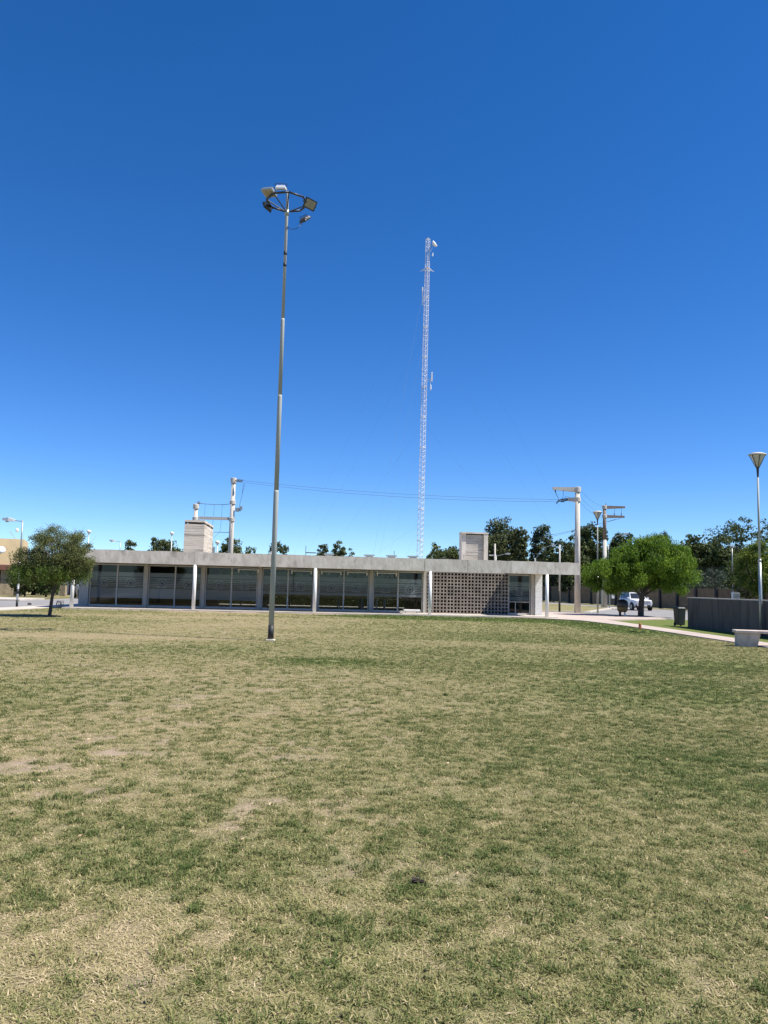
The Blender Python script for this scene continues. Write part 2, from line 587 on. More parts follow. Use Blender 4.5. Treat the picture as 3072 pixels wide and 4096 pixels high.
M['lawn'] = lawn_material('lawn turf')
M['verge'] = lawn_material('dry verge turf', False)
M['green_verge'] = lawn_material('watered green turf', False, 1.3)

ground = sheet('ground', [(-1500, -600), (1500, -600), (1500, 2500), (-1500, 2500)], -0.06, M['verge'])

# lawn: a fine grid with painted-in patches (true colour of the turf)
LX0, LX1, LY0, LY1 = -18.0, 11.6, -4.0, 43.2
nx, ny = 150, 236
gx, gy = np.meshgrid(np.linspace(LX0, LX1, nx), np.linspace(LY0, LY1, ny))
gz = 0.02 * (fbm(gx, gy, 3.0, 2.0, 3) - 0.5)
verts = np.stack([gx.ravel(), gy.ravel(), gz.ravel()], 1)
idx = np.arange(nx * ny).reshape(ny, nx)
quads = np.stack([idx[:-1, :-1].ravel(), idx[:-1, 1:].ravel(), idx[1:, 1:].ravel(), idx[1:, :-1].ravel()], 1)
cxq = verts[quads].mean(1)
# cut to the lawn's outline: hall paving line at the back, path on the right, pavement on the left
vline = (cxq[:, 0] + 16.22) * -0.1019 + (cxq[:, 1] - 40.54) * 0.9948
rlim = np.interp(cxq[:, 1], [-10, 20, 30, 36, 39.5, 41.2, 44], [11.65, 11.6, 11.4, 11.2, 10.6, 9.6, 7.0])
keep = (vline < -0.32) & (cxq[:, 0] < rlim + 0.15) & (cxq[:, 0] > np.interp(cxq[:, 1], [-10, 36, 41], [-18.2, -17.8, -17.2]))
quads = quads[keep]
lm = bpy.data.meshes.new('lawn')
lm.from_pydata(verts.tolist(), [], quads.tolist())
g_, b_ = lawn_state(verts[:, 0], verts[:, 1])
a = lm.attributes.new('green', 'FLOAT', 'POINT')
a.data.foreach_set('value', g_.astype(np.float32))
a = lm.attributes.new('bare', 'FLOAT', 'POINT')
a.data.foreach_set('value', b_.astype(np.float32))
lm.materials.append(M['lawn'])
lawn = bpy.data.objects.new('lawn', lm)
COL.objects.link(lawn)
tag(lawn, kind='structure')

# paths, roads and verges (each sheet a little above the one below)
near_path = [(11.65, -6), (13.1, -6), (13.0, 20), (12.75, 25), (12.6, 30), (12.4, 36.4), (12.25, 42.3), (17.0, 46.2), (17.0, 50.5), (14.6, 50.9),
             (13.5, 54.6), (9.2, 55.6), (9.0, 45.2), (5.5, 43.05), (8.7, 42.2), (10.45, 40.6), (11.2, 35.9), (11.4, 30.9), (11.6, 25.7)]
sheet('path', near_path, 0.035, M['paving'], 0.09)
sheet('road', [(14.0, 54.9), (15.5, 51.6), (17.3, 50.8), (17.5, 46.3), (60, 38), (60, 47), (29.6, 61.5), (27.3, 73.0), (23.6, 83.0), (20.5, 110), (15, 110), (21.5, 80), (22.2, 73.0)],
      -0.02, M['asphalt'])
sheet('kerb', [(17.05, 46.2), (17.25, 46.2), (17.25, 50.65), (15.2, 51.2), (14.05, 54.7), (13.75, 54.6), (14.9, 50.95), (17.05, 50.4)], 0.05, M['kerb'], 0.11)
sheet('verge', [(9.3, 57.0), (15.1, 57.6), (21.7, 73.0), (21.0, 80), (14, 112), (2, 112), (4, 57)], 0.0, M['verge'])
sheet('kerb', [(9.3, 56.5), (15.4, 57.1), (22.2, 73.1), (21.8, 73.3), (15.1, 57.5), (9.3, 56.9)], 0.05, M['kerb'], 0.11)
sheet('verge', [(13.2, 20.0), (40, 20), (40, 40), (17.0, 45.9), (12.5, 42.0), (12.6, 36.4), (12.8, 30), (12.95, 25)], -0.005, M['green_verge'])
# left street
sheet('pavement', [(-17.8, -6), (-17.8, 36.4), (-17.35, 39.8), (-17.0, 46), (-17.0, 60), (-18.4, 60), (-18.6, 46), (-19.0, 39.6), (-20.2, 34), (-20.2, -6)], 0.03, M['slab'], 0.09)
sheet('road', [(-20.2, -6), (-20.2, 34), (-19.0, 39.6), (-18.6, 46), (-18.4, 90), (-25.0, 90), (-24.6, 57), (-24.3, 52), (-27, 50.5), (-70, 46), (-70, -6)], -0.03, M['asphalt'])
sheet('pavement', [(-24.45, 52.3), (-24.8, 57), (-70, 60), (-70, 47.5), (-27, 52.0)], 0.05, M['kerb'], 0.11)
sheet('verge', [(-25.2, 57.2), (-25.4, 63), (-70, 66), (-70, 60.3)], 0.03, M['verge'], 0.09)

# ------------------------------------------------------------------ grass tufts
def blade_mesh(name, seed, n, spread, hmin, hmax, flat):
    rs = np.random.RandomState(seed)
    vs_, fs_ = [], []
    for i in range(n):
        r = spread * math.sqrt(rs.rand())
        an = rs.rand() * 6.283
        bx, by = r * math.cos(an), r * math.sin(an)
        h = hmin + (hmax - hmin) * rs.rand()
        da = rs.rand() * 6.283
        lean = (0.25 + rs.rand() * 0.8) * (1 + flat * 2)
        dx, dy = math.cos(da), math.sin(da)
        sx, sy = -dy, dx
        wd = 0.0016 + 0.0016 * rs.rand()
        p = []
        for (tt, ww) in ((0, 1), (0.55, 0.8)):
            up = h * tt * (1 - 0.28 * flat * tt)
            out = h * lean * tt * tt
            c = (bx + dx * out, by + dy * out, up)
            p += [(c[0] - sx * wd * ww, c[1] - sy * wd * ww, c[2]), (c[0] + sx * wd * ww, c[1] + sy * wd * ww, c[2])]
        p.append((bx + dx * h * lean, by + dy * h * lean, h * (1 - 0.45 * min(1, lean * .6))))
        k = len(vs_)
        vs_ += p
        fs_ += [(k, k + 1, k + 3, k + 2), (k + 2, k + 3, k + 4)]
    me = bpy.data.meshes.new(name)
    me.from_pydata(vs_, [], fs_)
    return me


def grass_material():
    m = bpy.data.materials.new('grass blade')
    m.use_nodes = True
    t = m.node_tree
    t.nodes.clear()
    a = t.nodes.new('ShaderNodeAttribute')
    a.attribute_type = 'INSTANCER'
    a.attribute_name = 'tint'
    isl = t.nodes.new('ShaderNodeNewGeometry')
    ad = t.nodes.new('ShaderNodeMath')
    ad.operation = 'MULTIPLY_ADD'
    t.links.new(isl.outputs['Random Per Island'], ad.inputs[0])
    ad.inputs[1].default_value = 0.8
    ad.inputs[2].default_value = -0.42
    ad2 = t.nodes.new('ShaderNodeMath')
    ad2.operation = 'ADD'
    t.links.new(ad.outputs[0], ad2.inputs[0])
    t.links.new(a.outputs['Fac'], ad2.inputs[1])
    cr = t.nodes.new('ShaderNodeValToRGB')
    e = cr.color_ramp.elements
    e[0].position, e[0].color = 0.0, (0.70, 0.565, 0.37, 1)
    e[1].position, e[1].color = 1.0, (0.082, 0.125, 0.030, 1)
    for ps, cl in ((0.25, (0.49, 0.415, 0.22, 1)), (0.5, (0.325, 0.302, 0.125, 1)), (0.75, (0.20, 0.215, 0.076, 1))):
        q = e.new(ps)
        q.color = cl
    t.links.new(ad2.outputs[0], cr.inputs[0])
    d = t.nodes.new('ShaderNodeBsdfPrincipled')
    d.inputs['Roughness'].default_value = 0.65
    d.inputs['Specular IOR Level'].default_value = 0.2
    tr = t.nodes.new('ShaderNodeBsdfTranslucent')
    ms = t.nodes.new('ShaderNodeMixShader')
    ms.inputs[0].default_value = 0.3
    t.links.new(cr.outputs[0], d.inputs['Base Color'])
    t.links.new(cr.outputs[0], tr.inputs[0])
    t.links.new(d.outputs[0], ms.inputs[1])
    t.links.new(tr.outputs[0], ms.inputs[2])
    o = t.nodes.new('ShaderNodeOutputMaterial')
    t.links.new(ms.outputs[0], o.inputs[0])
    return m


M['grass'] = grass_material()


def grass():
    rs = np.random.RandomState(3)
    P, S, T, K = [], [], [], []
    for (y0, y1, dens, sc_) in ((2.0, 6.0, 900, 1.0), (6.0, 10.0, 560, 1.05), (10.0, 17.0, 210, 1.25), (17.0, 28.0, 110, 1.3), (28.0, 42.0, 45, 1.5)):
        hw = 0.62 * y1 + 3.5
        n = int(dens * 2 * hw * (y1 - y0))
        x = rs.uniform(-hw, hw, n)
        y = rs.uniform(y0, y1, n)
        rl = np.interp(y, [-10, 20, 30, 36, 39.5, 41.2, 44], [11.65, 11.6, 11.4, 11.2, 10.6, 9.6, 7.0])
        v = (x + 16.22) * -0.1019 + (y - 40.54) * 0.9948
        ok = (np.abs(x) < 0.62 * y + 3.5) & (x < rl) & (x > -17.2) & (v < -0.38)
        x, y = x[ok], y[ok]
        g, b = lawn_state(x, y)
        fine = fbm(x, y, 0.10, 31.0, 2)
        ok = rs.rand(len(x)) > np.clip(b * 0.93 + np.clip((0.42 - fine) * 3.0, 0, 0.7) * (0.25 + 0.5 * (1 - g)), 0, 0.95)
        x, y, g, fine = x[ok], y[ok], g[ok], fine[ok]
        clumpy = np.clip(0.45 + 0.65 * blob(x, y, -2.6, 7.0, 3.4, 6.5), 0, 1.1) * np.interp(y, [12, 20], [1, .55])
        t = np.clip(g * 0.85 + 1.15 * clumpy * (fine - 0.5) + rs.normal(0, 0.20, len(x)) * np.interp(y, [12, 20], [1, .6]) + 0.075, 0, 1)
        P.append(np.stack([x, y, 0.02 * (fbm(x, y, 3.0, 2.0, 3) - 0.5) - 0.003], 1))
        S.append((0.55 + 0.55 * rs.rand(len(x)) + 0.35 * t * rs.rand(len(x))) * sc_)
        T.append(t)
        K.append(np.where(t < 0.38, rs.randint(3, 5, len(x)), rs.randint(0, 3, len(x))))
    P, S, T, K = np.concatenate(P), np.concatenate(S), np.concatenate(T), np.concatenate(K)
    me = bpy.data.meshes.new('grass')
    me.vertices.add(len(P))
    me.vertices.foreach_set('co', P.astype(np.float32).ravel())
    for nm, arr in (('size', S), ('tint', T), ('spin', rs.rand(len(P)) * 6.283)):
        q = me.attributes.new(nm, 'FLOAT', 'POINT')
        q.data.foreach_set('value', arr.astype(np.float32))
    q = me.attributes.new('sort', 'INT', 'POINT')
    q.data.foreach_set('value', K.astype(np.int32))
    me.materials.append(M['grass'])
    o = bpy.data.objects.new('grass', me)
    COL.objects.link(o)
    tag(o, 'short dry straw and green grass covering the lawn', 'grass', kind='stuff')
    src = []
    for i, (n, sp, h0, h1, fl) in enumerate(((18, .045, .016, .036, .3), (22, .055, .014, .030, .6), (15, .035, .020, .044, .15), (16, .06, .012, .026, 1.0), (18, .06, .010, .024, 1.3))):
        bm_ = blade_mesh('tuft', 40 + i, n, sp, h0, h1, fl)
        bm_.materials.append(M['grass'])
        src.append(bpy.data.objects.new('tuft', bm_))
    ng = bpy.data.node_groups.new('grass tufts', 'GeometryNodeTree')
    ng.interface.new_socket('Geometry', in_out='INPUT', socket_type='NodeSocketGeometry')
    ng.interface.new_socket('Geometry', in_out='OUTPUT', socket_type='NodeSocketGeometry')
    N, L = ng.nodes, ng.links
    gi, go = N.new('NodeGroupInput'), N.new('NodeGroupOutput')
    ip = N.new('GeometryNodeInstanceOnPoints')
    gti = N.new('GeometryNodeGeometryToInstance')
    for s_ in reversed(src):
        oi = N.new('GeometryNodeObjectInfo')
        oi.inputs['Object'].default_value = s_
        L.new(oi.outputs['Geometry'], gti.inputs[0])
    def named(nm, ty):
        q = N.new('GeometryNodeInputNamedAttribute')
        q.data_type = ty
        q.inputs['Name'].default_value = nm
        return q.outputs[0]
    L.new(gi.outputs[0], ip.inputs['Points'])
    L.new(gti.outputs[0], ip.inputs['Instance'])
    ip.inputs['Pick Instance'].default_value = True
    L.new(named('sort', 'INT'), ip.inputs['Instance Index'])
    cx = N.new('ShaderNodeCombineXYZ')
    L.new(named('spin', 'FLOAT'), cx.inputs[2])
    L.new(cx.outputs[0], ip.inputs['Rotation'])
    L.new(named('size', 'FLOAT'), ip.inputs['Scale'])
    L.new(ip.outputs[0], go.inputs[0])
    md = o.modifiers.new('tufts', 'NODES')
    md.node_group = ng
    print('tufts', len(P))


grass()

# ------------------------------------------------------------------ the hall
A = R(5.85)
hall = root('community_hall', 'long low concrete hall with glazed front and pierced block screen', 'building', (-16.22, 40.54, 0), A)


def hall_world(u, v, z=0.0):
    return Vector((-16.22 + u * math.cos(A) - v * math.sin(A), 40.54 + u * math.sin(A) + v * math.cos(A), z))


MB().box(-0.4, -0.32, -0.05, 26.1, 12.2, 0.07).build('floor_slab', M['slab'], hall)
# flat roof slab with the opening left in front of the block screen
rf = MB()
rf.box(-0.2, 0.06, 2.47, 19.05, 10.2, 2.75)
rf.box(19.05, 2.62, 2.47, 24.0, 10.2, 2.75)
rf.box(24.0, 0.06, 2.47, 26.05, 10.2, 2.75)
rf.build('roof', M['concrete'], hall)
rnd = random.Random(4)


def fascia(u0, u1):
    """parapet panel with a slightly chipped, uneven top edge"""
    mb = MB()
    n = max(2, int((u1 - u0) / 0.3))
    zs = [3.125 + rnd.uniform(-0.012, 0.010) for _ in range(n + 1)]
    vs_, fs_ = [], []
    for i in range(n + 1):
        u = u0 + (u1 - u0) * i / n
        vs_ += [(u, -0.1, 2.445), (u, -0.1, zs[i]), (u, 0.06, zs[i]), (u, 0.06, 2.445)]
    for i in range(n):
        k = i * 4
        fs_ += [(k, k + 4, k + 5, k + 1), (k + 1, k + 5, k + 6, k + 2), (k + 2, k + 6, k + 7, k + 3), (k + 3, k + 7, k + 4, k)]
    fs_ += [(0, 1, 2, 3), (n * 4 + 3, n * 4 + 2, n * 4 + 1, n * 4)]
    mb.add(vs_, fs_)
    return mb.build('fascia_panel', M['concrete'], hall)


for u0, u1 in ((-0.25, 6.2), (6.206, 12.4), (12.406, 18.6), (18.618, 21.02), (21.038, 23.46), (23.478, 25.98), (25.998, 27.4)):
    fascia(u0, u1)
MB().box(-0.25, 0.062, 2.76, -0.1, 10.2, 3.1).build('parapet', M['concrete'], hall)
MB().box(25.9, 0.062, 2.76, 26.05, 10.2, 3.1).build('parapet', M['concrete'], hall)
MB().box(-0.1, 10.05, 2.76, 25.9, 10.2, 3.1).build('parapet', M['concrete'], hall)
for u in (0.0, 6.25, 12.65, 18.95, 25.55):
    MB().tube((u, -0.02, 0.0), (u, -0.02, 2.447), 0.095, n=14).build('column', M['white'], hall, smooth=True)
# walls
MB().box(-0.38, 2.5, 0.07, -0.02, 10.0, 2.468).build('end_wall', M['post'], hall)
fw = MB()
for k in range(30):                                  # brick courses of the white end wall, alternately a touch proud
    d = 0.004 if k % 2 else 0.0
    fw.box(25.64 - d, 2.42 - d, 0.07 + k * 0.08, 26.05 + d, 10.0, 0.07 + k * 0.08 + 0.076)
fw.box(25.655, 2.435, 0.068, 26.035, 9.98, 2.469)
fw.build('end_wall', M['white_brick'], hall)
# piers between the bays
BAYS = [(0.16, 3.12), (3.35, 6.28), (6.5, 9.42), (9.68, 12.6), (12.9, 15.79), (16.05, 18.95)]
posts = [(-0.02, 0.13)] + [(BAYS[i][1] + 0.02, BAYS[i + 1][0] - 0.02) for i in range(5)] + [(18.97, 19.14), (25.41, 25.63)]
for (a0, a1) in posts:
    MB().box(a0, 2.5, 0.07, a1, 2.8, 2.468).build('pier', M['post'], hall)


def film_sheet(u0, u1, zb, y):
    """frosted film with see-through stripes either side of a badge panel, cut as separate strips"""
    mb = MB()
    wd = u1 - u0
    cu = (u0 + u1) / 2
    q = lambda a0, z0, a1, z1: mb.add([(a0, y, z0), (a1, y, z0), (a1, y, z1), (a0, y, z1)], [(0, 1, 2, 3)])
    q(u0, 1.745, u1, 1.985)
    q(u0, 1.612, u1, 1.712)
    hw = min(0.25, wd * 0.2)
    zz = [1.612, 1.585, 1.515, 1.485, 1.415, 1.385, 1.315, 1.285, 1.215]
    for k in range(1, 8, 2):
        q(u0, zz[k + 1], cu - hw, zz[k])
        q(cu + hw, zz[k + 1], u1, zz[k])
    q(cu - hw, 1.18, cu + hw, 1.612)
    q(u0, 1.145, u1, 1.18)
    q(u0, zb, u1, 1.11)
    return mb


def badge(cu, y):
    mb = MB()
    n = 20
    for (r0, r1) in ((0.150, 0.178),):
        vs_ = []
        for i in range(n):
            c, s = math.cos(6.2832 * i / n), math.sin(6.2832 * i / n)
            vs_ += [(cu + c * r0 * 1.15, y, 1.40 + s * r0), (cu + c * r1 * 1.15, y, 1.40 + s * r1)]
        mb.add(vs_, [(2 * i, 2 * i + 1, (2 * i + 3) % (2 * n), (2 * i + 2) % (2 * n)) for i in range(n)])
    for (du, dz, w_, h_) in ((-0.02, 0.03, 0.18, 0.035), (0.03, -0.02, 0.17, 0.04), (0.0, -0.075, 0.13, 0.03)):
        mb.add([(cu + du - w_ / 2, y, 1.40 + dz - .01), (cu + du + w_ / 2, y, 1.40 + dz - .03), (cu + du + w_ / 2, y, 1.40 + dz + h_ - .03), (cu + du - w_ / 2, y, 1.40 + dz + h_)], [(0, 1, 2, 3)])
    return mb


def window(u0, u1, v, zb, two=True, back=False):
    mb = MB()
    z0, z1 = 0.072, 2.44
    f = 0.055
    if back:
        z0 = -0.002
    mb.box(u0, v, z0, u1, v + 0.08, z0 + 0.10)
    mb.box(u0, v, z1 - 0.075, u1, v + 0.08, z1)
    mb.box(u0, v, z0 + 0.10, u0 + f, v + 0.08, z1 - 0.075)
    mb.box(u1 - f, v, z0 + 0.10, u1, v + 0.08, z1 - 0.075)
    um = (u0 + u1) / 2
    if two:
        mb.box(um - 0.04, v, z0 + 0.10, um + 0.04, v + 0.08, z1 - 0.075)
        spans = [(u0 + f, um - 0.04), (um + 0.04, u1 - f)]
    else:
        spans = [(u0 + f, u1 - f)]
        mb.box(u0 + f, v + 0.02, 0.80, u1 - f, v + 0.07, 0.84)
        mb.box(um - 0.25, v + 0.02, z0 + 0.10, um - 0.21, v + 0.07, 0.80)
    fr = mb.build('window', M['frame'], hall)
    for (a0, a1) in spans:
        MB().add([(a0, v + 0.045, z0 + 0.1), (a1, v + 0.045, z0 + 0.1), (a1, v + 0.045, z1 - 0.075), (a0, v + 0.045, z1 - 0.075)], [(0, 1, 2, 3)]).build('pane', M['glass'], fr)
        if zb is not None:
            film_sheet(a0 + 0.01, a1 - 0.01, zb, v + 0.05).build('film', M['film'], fr)
            if not back:
                badge((a0 + a1) / 2, v + 0.041).build('emblem', M['logo'], fr)
    return fr


for i, (a0, a1) in enumerate(BAYS):
    window(a0, a1, 2.60, 0.55 if i < 3 else 0.95)
window(24.06, 25.39, 2.60, 0.90, two=False)
# rear of the hall: solid at the left, glazed further along
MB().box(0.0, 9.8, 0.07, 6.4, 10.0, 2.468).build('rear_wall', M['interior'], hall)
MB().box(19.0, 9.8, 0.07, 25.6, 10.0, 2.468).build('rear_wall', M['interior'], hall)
for (a0, a1) in ((6.5, 9.42), (9.68, 12.6), (12.9, 15.79), (16.05, 18.9)):
    window(a0, a1, 9.85, 1.0, back=True)
for a0, a1 in ((6.4, 6.5), (9.42, 9.68), (12.6, 12.9), (15.79, 16.05), (18.9, 19.0)):
    MB().box(a0, 9.8, 0.07, a1, 10.0, 2.468).build('pier', M['post'], hall)
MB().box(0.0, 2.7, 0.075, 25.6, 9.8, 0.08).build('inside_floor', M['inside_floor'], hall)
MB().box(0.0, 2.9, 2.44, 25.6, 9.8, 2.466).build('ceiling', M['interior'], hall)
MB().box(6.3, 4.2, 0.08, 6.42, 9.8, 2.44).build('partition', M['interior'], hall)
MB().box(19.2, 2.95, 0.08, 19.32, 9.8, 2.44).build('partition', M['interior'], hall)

# pierced block screen: every block a piece of its own
screen = MB().box(19.16, 2.58, 0.072, 24.03, 2.60, 0.082)
screen.box(19.146, 2.50, 2.452, 24.04, 2.66, 2.468)
scr = screen.build('block_screen', M['mortar'], hall)
BW, BH = 0.4065, 0.1965


def block_mesh(seed, wdt):
    rs = random.Random(seed)
    w2, h2, dp = wdt - 0.010, BH - 0.009, 0.15
    n = 2 if wdt > 0.3 else 1
    e = 0.034
    hw = (w2 - e * (n + 1) - (0.02 if n == 2 else 0)) / n
    xs = [0, e, e + hw] + ([e + hw + e + 0.02, e + hw + e + 0.02 + hw] if n == 2 else []) + [w2]
    zs = [0, 0.031, h2 - 0.031, h2]
    vs_, fs_ = [], []
    nxx, nz = len(xs), 4
    for yy in (0, dp):
        for z in zs:
            for x in xs:
                vs_.append((x, yy, z))
    I = lambda i, j, k: k * nxx * nz + j * nxx + i
    hole = lambda i, j: j == 1 and i % 2 == 1
    for j in range(nz - 1):
        for i in range(nxx - 1):
            if hole(i, j):
                a_, b__, c_, d_ = (i, j), (i + 1, j), (i + 1, j + 1), (i, j + 1)
                for p, q in ((a_, b__), (b__, c_), (c_, d_), (d_, a_)):
                    fs_.append((I(*p, 0), I(*p, 1), I(*q, 1), I(*q, 0)))
            else:
                fs_.append((I(i, j, 0), I(i + 1, j, 0), I(i + 1, j + 1, 0), I(i, j + 1, 0)))
                fs_.append((I(i, j, 1), I(i, j + 1, 1), I(i + 1, j + 1, 1), I(i + 1, j, 1)))
    out = [(i, 0) for i in range(nxx)] + [(nxx - 1, j) for j in range(1, nz)] + [(i, nz - 1) for i in range(nxx - 2, -1, -1)] + [(0, j) for j in range(nz - 2, 0, -1)]
    for k in range(len(out)):
        p, q = out[k], out[(k + 1) % len(out)]
        fs_.append((I(*p, 0), I(*q, 0), I(*q, 1), I(*p, 1)))
    mb = MB()
    mb.add(vs_, fs_)
    return mb.mesh('block', M['block'])


bmeshes = [block_mesh(k, BW) for k in range(2)]
for r_ in range(12):
    for c_ in range(12):
        part('block', bmeshes[(r_ + c_) % 2], scr, (19.155 + c_ * BW + 0.005, 2.50 + rnd.uniform(-0.004, 0.004), 0.085 + r_ * BH + 0.004))
# roof light boxes of board marked concrete
def board_box(name, u0, u1, v0, v1, z0, z1, step=0.105):
    mb = MB()
    z, k = z0, 0
    while z < z1 - 1e-6:
        zt = min(z + step, z1)
        d = rnd.uniform(0, 0.014)
        mb.box(u0 - d, v0 - d, z, u1 + d, v1 + d, zt - 0.006)
        mb.box(u0 + .01, v0 + .01, zt - 0.006, u1 - .01, v1 - .01, zt)
        z, k = zt, k + 1
    return mb.build(name, M['board_concrete'], hall)


def roof_light(u0, u1, v0, v1, z1):
    b = board_box('roof_light', u0, u1, v0, v1, 2.752, z1 - 0.24)
    m = MB()
    for (x0, y0, x1, y1) in ((u0, v0, u0 + .13, v0 + .13), (u1 - .13, v0, u1, v0 + .13), (u0, v1 - .13, u0 + .13, v1), (u1 - .13, v1 - .13, u1, v1), (u1 - .13, (v0 + v1) / 2 - .06, u1, (v0 + v1) / 2 + .06)):
        m.box(x0, y0, z1 - 0.24, x1, y1, z1 - 0.12)
    m.box(u0 + .2, v0 + .2, z1 - 0.24, u1 - .2, v1 - .2, z1 - 0.13)
    m.build('vent_opening', M['trim'], b)
    MB().box(u0 - .01, v0 - .01, z1 - 0.12, u1 + .01, v1 + .01, z1).build('cap', M['board_concrete'], b)


roof_light(4.83, 5.99, 5.0, 9.4, 5.23)
# second roof light: two side fins with a set-back pale board panel
b2 = board_box('roof_light', 21.99, 23.09, 5.04, 5.75, 2.752, 4.93)
MB().box(21.72, 5.0, 2.752, 21.98, 5.8, 4.93).build('fin', M['concrete'], b2)
MB().box(23.10, 4.9, 2.752, 23.36, 5.8, 4.93).build('fin', M['concrete'], b2)
MB().box(21.70, 4.88, 4.934, 23.38, 5.82, 5.03).build('cap', M['concrete'], b2)
MB().box(21.985, 5.025, 4.86, 23.095, 5.6, 4.932).build('vent_opening', M['trim'], b2)
for u, v in ((13.3, 5.5), (15.8, 5.5), (17.2, 5.5), (18.55, 5.5)):
    k = MB().box(u + .03, v + .05, 2.752, u + .45, v + .55, 3.41)
    k.box(u - .07, v, 3.41, u + .55, v + .6, 3.48)
    k.build('roof_vent', M['galv'], hall)
MB().tube((17.66, 6.3, 2.75), (17.66, 6.3, 3.78), 0.016).build('aerial', M['dark_steel'], hall)
MB().tube((12.1, 5.5, 2.75), (12.1, 5.5, 3.9), 0.016).box(12.1, 5.4, 3.46, 12.75, 5.6, 3.51).build('aerial', M['dark_steel'], hall)
MB().path([(10.05, 4.0, 2.75), (10.05, 4.0, 3.42), (10.28, 4.0, 3.42), (10.28, 4.0, 3.2)], 0.035).build('vent_pipe', M['white'], hall)

# things inside the hall, seen through the clear bands
def table(u, v, L_, label):
    p = hall_world(u, v, 0.08)
    t = root('table', label, 'table', p, A, 'tables inside the hall')
    MB().box(-L_ / 2, -.4, .70, L_ / 2, .4, .74).build('tabletop', M['wood'], t)
    for sx in (-1, 1):
        for sy in (-1, 1):
            MB().tube((sx * (L_ / 2 - .05), sy * .35, 0), (sx * (L_ / 2 - .05), sy * .35, .70), .025).build('leg', M['white'], t)


table(16.0, 4.4, 1.0, 'pale topped table with thin legs behind the fifth glazed bay')
table(17.3, 4.2, .9, 'small pale table behind the sixth glazed bay')
table(13.4, 5.2, 1.8, 'long table behind the left pane of the fifth bay')
for u, lab in ((11.9, 'white light bar under the overhang in front of the fourth glazed bay'), (13.6, 'white light bar under the overhang in front of the left pane of the fifth bay'),
               (15.1, 'white light bar under the overhang in front of the right pane of the fifth bay'), (16.8, 'white light bar under the overhang in front of the sixth glazed bay'),
               (8.9, 'white light bar under the overhang in front of the third glazed bay')):
    t = root('light_bar', lab, 'ceiling light', hall_world(u, 2.40, 2.465), A, 'light bars under the roof overhang')
    MB().box(-.6, -.02, -.19, .6, .02, -.15).build('rail', M['white'], t)
    for k in (-.55, .55):
        MB().box(k - .03, -.03, -.33, k + .03, .03, -.19).build('lamp_holder', M['white'], t)
        MB().box(k - .008, -.008, -.15, k + .008, .008, 0).build('rod', M['white'], t)
bp_ = hall_world(18.25, 2.05, 0.07)
t = root('concrete_bench', 'low white bench slab at the foot of the sixth glazed bay', 'bench', bp_, A)
MB().box(-.47, -.2, .10, .47, .2, .19).build('seat', M['white'], t, bevel=.012)
for k in (-.36, .30):
    MB().box(k, -.16, 0, k + .06, .16, .10).build('support', M['white'], t)


# ------------------------------------------------------------------ floodlight mast
fm = root('floodlight_mast', 'tall grey floodlight pole standing in the lawn with a ring of lamps', 'light pole', (-3.06, 21.6, 0))
MB().box(-.12, -.12, -.02, .12, .12, .035).build('base', M['pale_concrete'], fm, bevel=.01)
MB().tube((0, 0, .05), (0, 0, .42), .082, .081, 20).build('sleeve', M['black'], fm, smooth=True)
segs = [(.42, 4.2, .075, .073), (4.2, 6.95, .066, .064), (6.95, 9.2, .057, .055), (9.2, 13.0, .047, .044)]
for z0, z1, r0, r1 in segs:
    MB().lathe([(r0, z0), (r1, z1 - .05), (r1 * .9, z1)], 20).build('pole', M['pole_paint'], fm, smooth=True)
for z in (10.75, 11.1):
    MB().tube((0, 0, z), (0, 0, z + .12), .049, .049, 16).build('band', M['black'], fm, smooth=True)
RZ, RR = 12.72, .60
ring_pts = [Vector((RR * math.cos(k * math.pi / 4 + .2), RR * math.sin(k * math.pi / 4 + .2), RZ)) for k in range(8)]
rg = MB()
for k in range(8):
    rg.tube(ring_pts[k], ring_pts[(k + 1) % 8], .030, n=8)
rg.build('ring', M['dark_steel'], fm, smooth=True)
for k in (0, 2, 4, 5, 6):
    MB().tube((0, 0, RZ - .32), ring_pts[k], .018).build('strut', M['dark_steel'], fm)
MB().tube((0, 0, RZ - .40), (0, 0, RZ - .24), .065, .065, 14).build('hub', M['galv'], fm, smooth=True)


def flood(pos, aim, roll_, scale=1.0, m='galv'):
    """LED floodlight box: lens looks along aim"""
    q = Vector(aim).to_track_quat('Z', 'Y').to_matrix().to_4x4()
    mt = Matrix.Translation(pos) @ q @ Matrix.Rotation(roll_, 4, 'Z') @ Matrix.Scale(scale, 4)
    b = MB().hexa([(-.15, -.12, -.07), (.15, -.12, -.07), (.15, .12, -.07), (-.15, .12, -.07)], [(-.19, -.155, .0), (.19, -.155, .0), (.19, .155, .0), (-.19, .155, .0)])
    b.box(-.19, -.155, .0, .19, .155, .045)
    for k in range(6):
        b.box(-.13 + k * .05, -.10, -.10, -.118 + k * .05, .10, -.07)
    b.xform(mt)
    f = b.build('floodlight', M['dark_steel'] if m == 'dark' else M[m], fm)
    MB().box(-.155, -.12, .045, .155, .12, .050).xform(mt).build('lens', M['lamp_lens'], f)
    MB().path([(-.21, 0, .02), (-.21, 0, -.15), (.21, 0, -.15), (.21, 0, .02)], .012).xform(mt).build('bracket', M['dark_steel'], f)


